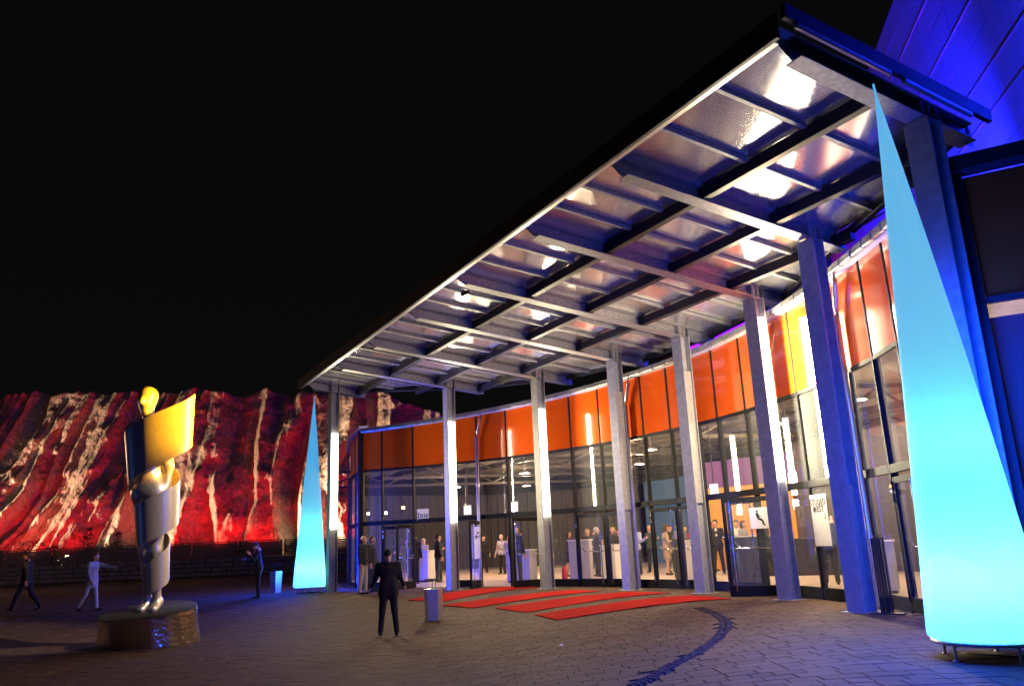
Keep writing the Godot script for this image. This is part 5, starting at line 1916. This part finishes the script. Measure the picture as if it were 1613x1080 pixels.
# pose: lean, twist, head [pitch, yaw], arms [[swing, spread, elbow, inward], ...], legs [[swing, spread, knee], ...], coat length, skirt
func body_geo(key: String, o: Dictionary) -> Dictionary:
	if pose_cache.has(key):
		return pose_cache[key]
	var L := []
	var w: float = o.get("build", 1.0)
	var lean := rot(Vector3.RIGHT, o.get("lean", 0.0))
	var hip := Vector3(0, 0.93, 0)
	var T := func(v: Vector3) -> Vector3: return hip + lean * (v - hip)
	L.append([Vector3(-0.075, 0.95, 0), Vector3(0.075, 0.95, 0), 0.115 * w, 0.115 * w, 0, 0.05])
	L.append([T.call(Vector3(-0.055, 1.12, 0.0)), T.call(Vector3(0.055, 1.12, 0.0)), 0.118 * w, 0.118 * w, 1, 0.06])
	L.append([T.call(Vector3(0, 1.0, 0)), T.call(Vector3(0, 1.33, -0.01)), 0.125 * w, 0.12 * w, 1, 0.05])
	L.append([T.call(Vector3(-0.095, 1.3, -0.01)), T.call(Vector3(0.095, 1.3, -0.01)), 0.118 * w, 0.118 * w, 1, 0.05])
	L.append([T.call(Vector3(-0.15, 1.425, -0.02)), T.call(Vector3(0.15, 1.425, -0.02)), 0.066, 0.066, 1, 0.06])
	L.append([T.call(Vector3(0, 1.43, -0.02)), T.call(Vector3(0, 1.56, 0.0)), 0.064, 0.055, 1, 0.03])
	L.append([T.call(Vector3(0, 1.5, 0.0)), T.call(Vector3(0, 1.58, 0.01)), 0.052, 0.05, 2, 0.01])
	L.append([T.call(Vector3(0, 1.25, 0.085)), T.call(Vector3(0, 1.47, 0.045)), 0.042, 0.03, 5, 0.012])
	var coat: float = o.get("coat", 0.86)
	if coat < 0.95:
		for s in [-1.0, 1.0]:
			L.append([Vector3(0.07 * s, 1.0, 0), Vector3(0.078 * s, coat + 0.1, 0.0), 0.128 * w, 0.135 * w, 1, 0.05])
	if o.has("skirt"):
		for s in [-1.0, 1.0]:
			L.append([Vector3(0.06 * s, 0.95, 0), Vector3(0.07 * s, o.skirt + 0.1, 0.0), 0.12, 0.135, 1, 0.06])
	var hands := []
	var k := 0
	for s in [1.0, -1.0]:
		var e: Array = o.arms[k]
		var sh: Vector3 = T.call(Vector3(0.195 * s * w, 1.43, -0.02))
		var ub := lean * rot(Vector3.RIGHT, -e[0]) * rot(Vector3.BACK, e[1] * s)
		var ud := ub * Vector3.DOWN
		var el := sh + ud * 0.29
		var fb := ub * rot(Vector3.DOWN, -e[3] * s) * rot(Vector3.RIGHT, -e[2])
		var fd := fb * Vector3.DOWN
		var wr := el + fd * 0.235
		L.append([sh, el, 0.066 * w, 0.053, 1, 0.04])
		L.append([el, wr, 0.051, 0.04, 1, 0.02])
		L.append([el + fd * 0.22, wr + fd * 0.02, 0.028, 0.026, 2, 0.006])
		hands.append(Transform3D(fb * (Basis.IDENTITY if s > 0 else Basis.from_scale(Vector3(-1, 1, 1))), wr + fd * 0.02))
		k += 1
	k = 0
	for s in [1.0, -1.0]:
		var e: Array = o.legs[k]
		var h := Vector3(0.09 * s, 0.92, 0)
		var ub := rot(Vector3.RIGHT, -e[0]) * rot(Vector3.BACK, e[1] * s)
		var kn := h + ub * Vector3.DOWN * 0.43
		var cb := ub * rot(Vector3.RIGHT, e[2])
		var an := kn + cb * Vector3.DOWN * 0.42
		var bare: bool = o.has("skirt")
		L.append([h, kn, 0.098 * w, 0.07, 2 if bare else 0, 0.05])
		L.append([kn, an, 0.068 if not bare else 0.055, 0.058 if not bare else 0.038, 2 if bare else 0, 0.03])
		var fdv := rot(Vector3.RIGHT, clampf(-e[0] + e[2], -12.0, 40.0)) * Vector3.BACK
		L.append([an + Vector3(0, -0.035, 0) - fdv * 0.04, an + Vector3(0.012 * s, -0.042, 0) + fdv * 0.155, 0.042, 0.032, 3, 0.012])
		k += 1
	var g := mesh_sdf(L, 0.021)
	g.hands = hands
	g.head = Transform3D(lean * rot(Vector3.UP, o.get("head", [0, 0])[1]) * rot(Vector3.RIGHT, o.get("head", [0, 0])[0]), T.call(Vector3(0, 1.635, 0.015)))
	var low := 1e9
	for v in g.v:
		low = minf(low, v.y)
	g.low = low
	pose_cache[key] = g
	return g

func person(label: String, p: Vector3, yaw: float, key: String, pose: Dictionary, hgt: float, c: Dictionary, group := "") -> MeshInstance3D:
	var g := body_geo(key, pose)
	var parts := [[g, Transform3D.IDENTITY, -1], [head_geo(c.get("hair_kind", 0)), g.head, -1]]
	for h in g.hands:
		parts.append([hand_geo(), h, -1])
	var mesh := ArrayMesh.new()
	var mats := [cloth(c.legs[0], c.legs[1], c.legs[2]), cloth(c.top[0], c.top[1], c.top[2]), M.skin, M.dark, null, null, M.ink]
	var hc: Array = c.get("hair", [0.03, 0.02, 0.012])
	mats[4] = cloth(hc[0], hc[1], hc[2])
	var sc: Array = c.get("shirt", c.top)
	mats[5] = cloth(sc[0], sc[1], sc[2])
	for rg in 7:
		var vs := PackedVector3Array()
		var ns := PackedVector3Array()
		for e in parts:
			var q: Dictionary = e[0]
			var xf: Transform3D = e[1]
			var flip := xf.basis.determinant() < 0.0
			for f in q.fr.size():
				if q.fr[f] != rg:
					continue
				for j in ([0, 2, 1] if flip else [0, 1, 2]):
					var i: int = q.idx[f * 3 + j]
					vs.append(xf * q.v[i])
					ns.append((xf.basis * q.n[i]).normalized())
		if vs.size() == 0:
			continue
		var arr := []
		arr.resize(Mesh.ARRAY_MAX)
		arr[Mesh.ARRAY_VERTEX] = vs
		arr[Mesh.ARRAY_NORMAL] = ns
		mesh.add_surface_from_arrays(Mesh.PRIMITIVE_TRIANGLES, arr)
		mesh.surface_set_material(mesh.get_surface_count() - 1, mats[rg])
	var o := MeshInstance3D.new()
	o.mesh = mesh
	var s := hgt / 1.77
	o.transform = Transform3D(Basis(Vector3.UP, yaw) * Basis.from_scale(Vector3.ONE * s), p - Vector3(0, g.low * s, 0))
	put("person", o)
	tag(o, label, "person", group)
	return o

func build_people() -> void:
	var stand := {"arms": [[4, 8, 12, 10], [2, 8, 14, 10]], "legs": [[1, 3, 2], [-2, 4, 3]]}
	var talk := {"arms": [[12, 10, 85, 40], [4, 9, 16, 10]], "legs": [[4, 4, 5], [-4, 4, 2]], "head": [4, 12]}
	var folded := {"arms": [[22, 6, 95, 55], [22, 6, 100, 55]], "legs": [[0, 4, 2], [0, 4, 2]], "head": [6, -10]}
	var phone := {"lean": 8, "arms": [[40, 6, 105, 30], [28, 8, 80, 45]], "legs": [[2, 3, 4], [-3, 3, 2]], "head": [34, 0], "coat": 0.8}
	var walk := {"lean": 3, "arms": [[-22, 7, 18, 5], [24, 7, 30, 5]], "legs": [[24, 2, 8], [-18, 2, 22]], "head": [6, 0], "coat": 0.82}
	var bow := {"lean": 9, "build": 1.06, "arms": [[10, 12, 40, 20], [8, 12, 45, 20]], "legs": [[3, 5, 3], [-4, 5, 4]], "head": [38, 0], "coat": 0.78}
	var reach := {"lean": 4, "arms": [[75, 6, 12, 0], [10, 8, 25, 10]], "legs": [[12, 3, 6], [-14, 3, 16]], "head": [8, 0], "coat": 0.74, "build": 1.02}
	var lady := {"arms": [[6, 8, 20, 15], [10, 9, 90, 40]], "legs": [[2, 2, 2], [-2, 2, 3]], "skirt": 0.52, "head": [3, 10]}
	# yaw 0 faces +z (towards the plaza's near side); the camera looks along about (-0.87, 0, -0.49)
	var to_cam := atan2(0.876, 0.482)
	var right := to_cam + PI / 2
	var black := [0.012, 0.012, 0.014]
	var grey_hair := [0.42, 0.40, 0.38]
	# outside
	var ph := person("person in a dark suit with head bowed over a camera, left of the blue bin", G(-0.26, -1.19, 0.02), right + PI + 0.5, "phone", phone, 1.74, {"legs": black, "top": [0.015, 0.015, 0.018], "shirt": [0.5, 0.5, 0.5]})
	person("person in a dark coat walking away with head bent, in the middle of the paving", G(9.54, -0.38, 0.02), to_cam + PI + 0.25, "bow", bow, 1.84, {"legs": [0.008, 0.008, 0.009], "top": [0.006, 0.006, 0.007], "hair": [0.02, 0.014, 0.01]})
	person("person in a black jacket and beige trousers at the left corner of the foyer", G(2.02, 1.57, 0.02), right - 0.35, "stand", stand, 1.78, {"legs": [0.40, 0.34, 0.25], "top": [0.012, 0.011, 0.012], "hair": [0.10, 0.06, 0.035], "hair_kind": 2})
	person("person in a dark grey jacket half hidden behind the one in beige trousers", G(1.62, 1.98, 0.02), right - 0.2, "stand", stand, 1.74, {"legs": [0.03, 0.03, 0.04], "top": [0.04, 0.035, 0.03], "hair": [0.10, 0.05, 0.02]})
	person("person in a pale coat striding right with an arm held out, at the far left", G(-1.11, -5.92, 0.02), right - 0.2, "reach", reach, 1.70, {"legs": [0.34, 0.33, 0.36], "top": [0.30, 0.30, 0.33], "hair": [0.14, 0.06, 0.03], "hair_kind": 1})
	person("person in dark clothes walking at the left edge of the plaza", G(-2.15, -7.66, 0.02), right + PI, "walk", walk, 1.76, {"legs": [0.010, 0.010, 0.012], "top": [0.010, 0.010, 0.012]})
	person("person with white hair and dark suit in the doorway right of the second column", P(3.72, 6.15, 0.03), to_cam + PI - 0.5, "stand", stand, 1.82, {"legs": [0.012, 0.012, 0.016], "top": [0.012, 0.013, 0.018], "hair": [0.62, 0.6, 0.57], "hair_kind": 2, "shirt": [0.6, 0.6, 0.6]})
	# what the bowed one holds
	var cam := thing("camera", "small dark camera held by the person in the dark suit", "camera", Vector3.ZERO)
	var g := body_geo("phone", phone)
	var s := 1.74 / 1.77
	var hp: Vector3 = ph.transform * ((g.hands[0].origin + g.hands[1].origin) * 0.5 + Vector3(0, 0.02, 0.09))
	cam.position = hp
	cam.rotation.y = ph.rotation.y
	var st := ST()
	bx(st, Transform3D.IDENTITY, Vector3(0.12, 0.075, 0.035), 0.008)
	obj("body", st, M.dark, cam)
	st = ST()
	lathe(st, Transform3D(Basis(Vector3.RIGHT, PI / 2), Vector3(0, 0, 0.018)), [Vector2(0.028, 0), Vector2(0.026, 0.03), Vector2(0, 0.03)], 14)
	obj("lens", st, M.black_steel, cam)
	# inside, behind the glass
	var crowd := "guests standing inside the foyer"
	var inn := [
		["person with white hair and pale top behind the white podium, left one", -4.3, 6.25, 0.6, "talk", talk, 1.66, {"legs": black, "top": [0.5, 0.5, 0.48], "hair": [0.6, 0.55, 0.5], "hair_kind": 1}],
		["person with grey hair standing behind the white podium, right one", -3.9, 6.75, 0.2, "stand", stand, 1.70, {"legs": black, "top": [0.06, 0.06, 0.07], "hair": grey_hair}],
		["person in a black jacket and jeans facing the white podium", -1.9, 5.85, 2.9, "talk", talk, 1.78, {"legs": [0.05, 0.07, 0.12], "top": black}],
		["person in black standing close behind the glass left of the open left door", -1.5, 4.7, 1.2, "stand", stand, 1.78, {"legs": black, "top": black}],
		["person in a mustard top behind the left door glass", -3.0, 5.0, 0.9, "lady", lady, 1.66, {"legs": black, "top": [0.35, 0.24, 0.06], "hair_kind": 1}],
		["person in dark blue by the cabinet left of the white haired man", 0.2, 8.1, 0.3, "talk", talk, 1.74, {"legs": black, "top": [0.02, 0.025, 0.05]}],
		["person in a white blouse behind the cabinet", -0.6, 8.3, 0.7, "lady", lady, 1.66, {"legs": black, "top": [0.5, 0.48, 0.46], "hair_kind": 1}],
		["person in a dark jacket and grey trousers just right of the white haired man", 2.9, 7.9, 2.7, "stand", stand, 1.80, {"legs": [0.16, 0.15, 0.14], "top": black}],
		["person with long dark hair in black, left in the group behind the third column", 0.6, 10.2, 2.2, "lady", lady, 1.68, {"legs": black, "top": black, "hair_kind": 1}],
		["person in black with fair hair, in the group behind the third column", 1.3, 10.6, 1.6, "folded", folded, 1.72, {"legs": black, "top": [0.02, 0.02, 0.022], "hair": [0.3, 0.2, 0.09], "hair_kind": 1}],
		["person with grey hair and white collar, right in the group behind the third column", 2.2, 10.4, 3.0, "stand", stand, 1.76, {"legs": black, "top": [0.03, 0.03, 0.04], "hair": grey_hair, "shirt": [0.6, 0.6, 0.6]}],
		["person in a pale blue shirt with folded arms inside the double door", 2.9, 11.6, 0.8, "folded", folded, 1.80, {"legs": black, "top": [0.34, 0.40, 0.62]}],
		["person in a dark dress beside the one in the pale blue shirt", 2.2, 11.4, 1.2, "lady", lady, 1.66, {"legs": black, "top": black, "hair_kind": 1}],
		["person in a grey blue jacket and white trousers left of the fourth column", 4.7, 12.2, 0.4, "talk", talk, 1.74, {"legs": [0.5, 0.5, 0.5], "top": [0.12, 0.13, 0.2]}],
		["person in a tan dress between the fourth and fifth columns", 4.2, 12.0, 2.6, "lady", lady, 1.72, {"legs": black, "top": [0.36, 0.27, 0.17], "hair": [0.05, 0.02, 0.012], "hair_kind": 1}],
		["person in a dark suit with a white shirt behind the fourth door", 5.9, 12.8, 0.9, "folded", folded, 1.80, {"legs": black, "top": black, "shirt": [0.65, 0.65, 0.65]}],
		["person in a white shirt right of the suited one behind the fourth door", 6.7, 13.0, 0.5, "talk", talk, 1.74, {"legs": black, "top": [0.6, 0.6, 0.62]}],
		["person in a grey patterned top left of the fifth column", 7.6, 12.4, 1.9, "stand", stand, 1.70, {"legs": black, "top": [0.28, 0.28, 0.3], "hair_kind": 1}],
		["person in a dark blue suit walking behind the open door by the sixth column", 12.4, 8.3, 2.2, "walk", walk, 1.84, {"legs": [0.02, 0.022, 0.03], "top": [0.035, 0.05, 0.10], "hair": grey_hair}],
		["person in a blue top behind the glass left of the poster", 13.2, 9.6, 0.6, "stand", stand, 1.72, {"legs": black, "top": [0.03, 0.06, 0.22]}],
		["person in black far back by the grey curtain, left", -9.0, 11.4, 1.4, "stand", stand, 1.76, {"legs": black, "top": black}],
		["person in a red top far back by the grey curtain", -8.2, 12.4, 0.2, "lady", lady, 1.66, {"legs": black, "top": [0.4, 0.04, 0.03], "hair_kind": 1}],
		["person in white far back under the middle lamp", -4.0, 14.6, 0.9, "talk", talk, 1.72, {"legs": black, "top": [0.55, 0.55, 0.55]}],
		["person in grey far back beside the one in white", -3.2, 15.2, 2.4, "stand", stand, 1.78, {"legs": black, "top": [0.12, 0.12, 0.13]}],
		["person in brown far back before the blue wall", -1.6, 17.0, 0.5, "talk", talk, 1.75, {"legs": black, "top": [0.14, 0.08, 0.04]}],
		["person with fair hair in a dark suit, left end of the row behind the panels", 0.2, 12.6, 1.0, "stand", stand, 1.78, {"legs": black, "top": black, "hair": [0.3, 0.2, 0.1]}],
		["person in a cream jacket in the row behind the grey panels", 0.9, 13.0, 2.4, "talk", talk, 1.70, {"legs": black, "top": [0.45, 0.38, 0.28], "hair_kind": 1}],
		["person in dark green in the row behind the grey panels", 1.7, 13.3, 0.4, "folded", folded, 1.76, {"legs": black, "top": [0.03, 0.06, 0.04], "hair": grey_hair}],
		["person in black, right end of the row behind the grey panels", 2.6, 13.5, 1.8, "talk", talk, 1.74, {"legs": black, "top": black}],
		["person in a wine red dress behind the fourth column", 3.4, 13.6, 0.9, "lady", lady, 1.68, {"legs": black, "top": [0.22, 0.02, 0.04], "hair_kind": 1}],
		["person in a black jacket behind the one in the wine red dress", 3.7, 14.6, 2.9, "stand", stand, 1.78, {"legs": black, "top": [0.02, 0.02, 0.025]}],
		["person in pale grey far back beyond the open left door", -5.6, 10.6, 0.5, "talk", talk, 1.72, {"legs": black, "top": [0.3, 0.3, 0.32], "hair": grey_hair}],
		["person in black facing the pale grey one, far back", -5.0, 11.2, 3.3, "stand", stand, 1.80, {"legs": black, "top": black}],
	]
	for e in inn:
		person(e[0], P(e[1], e[2], 0.022), e[3], e[4], e[5], e[6], e[7], crowd)
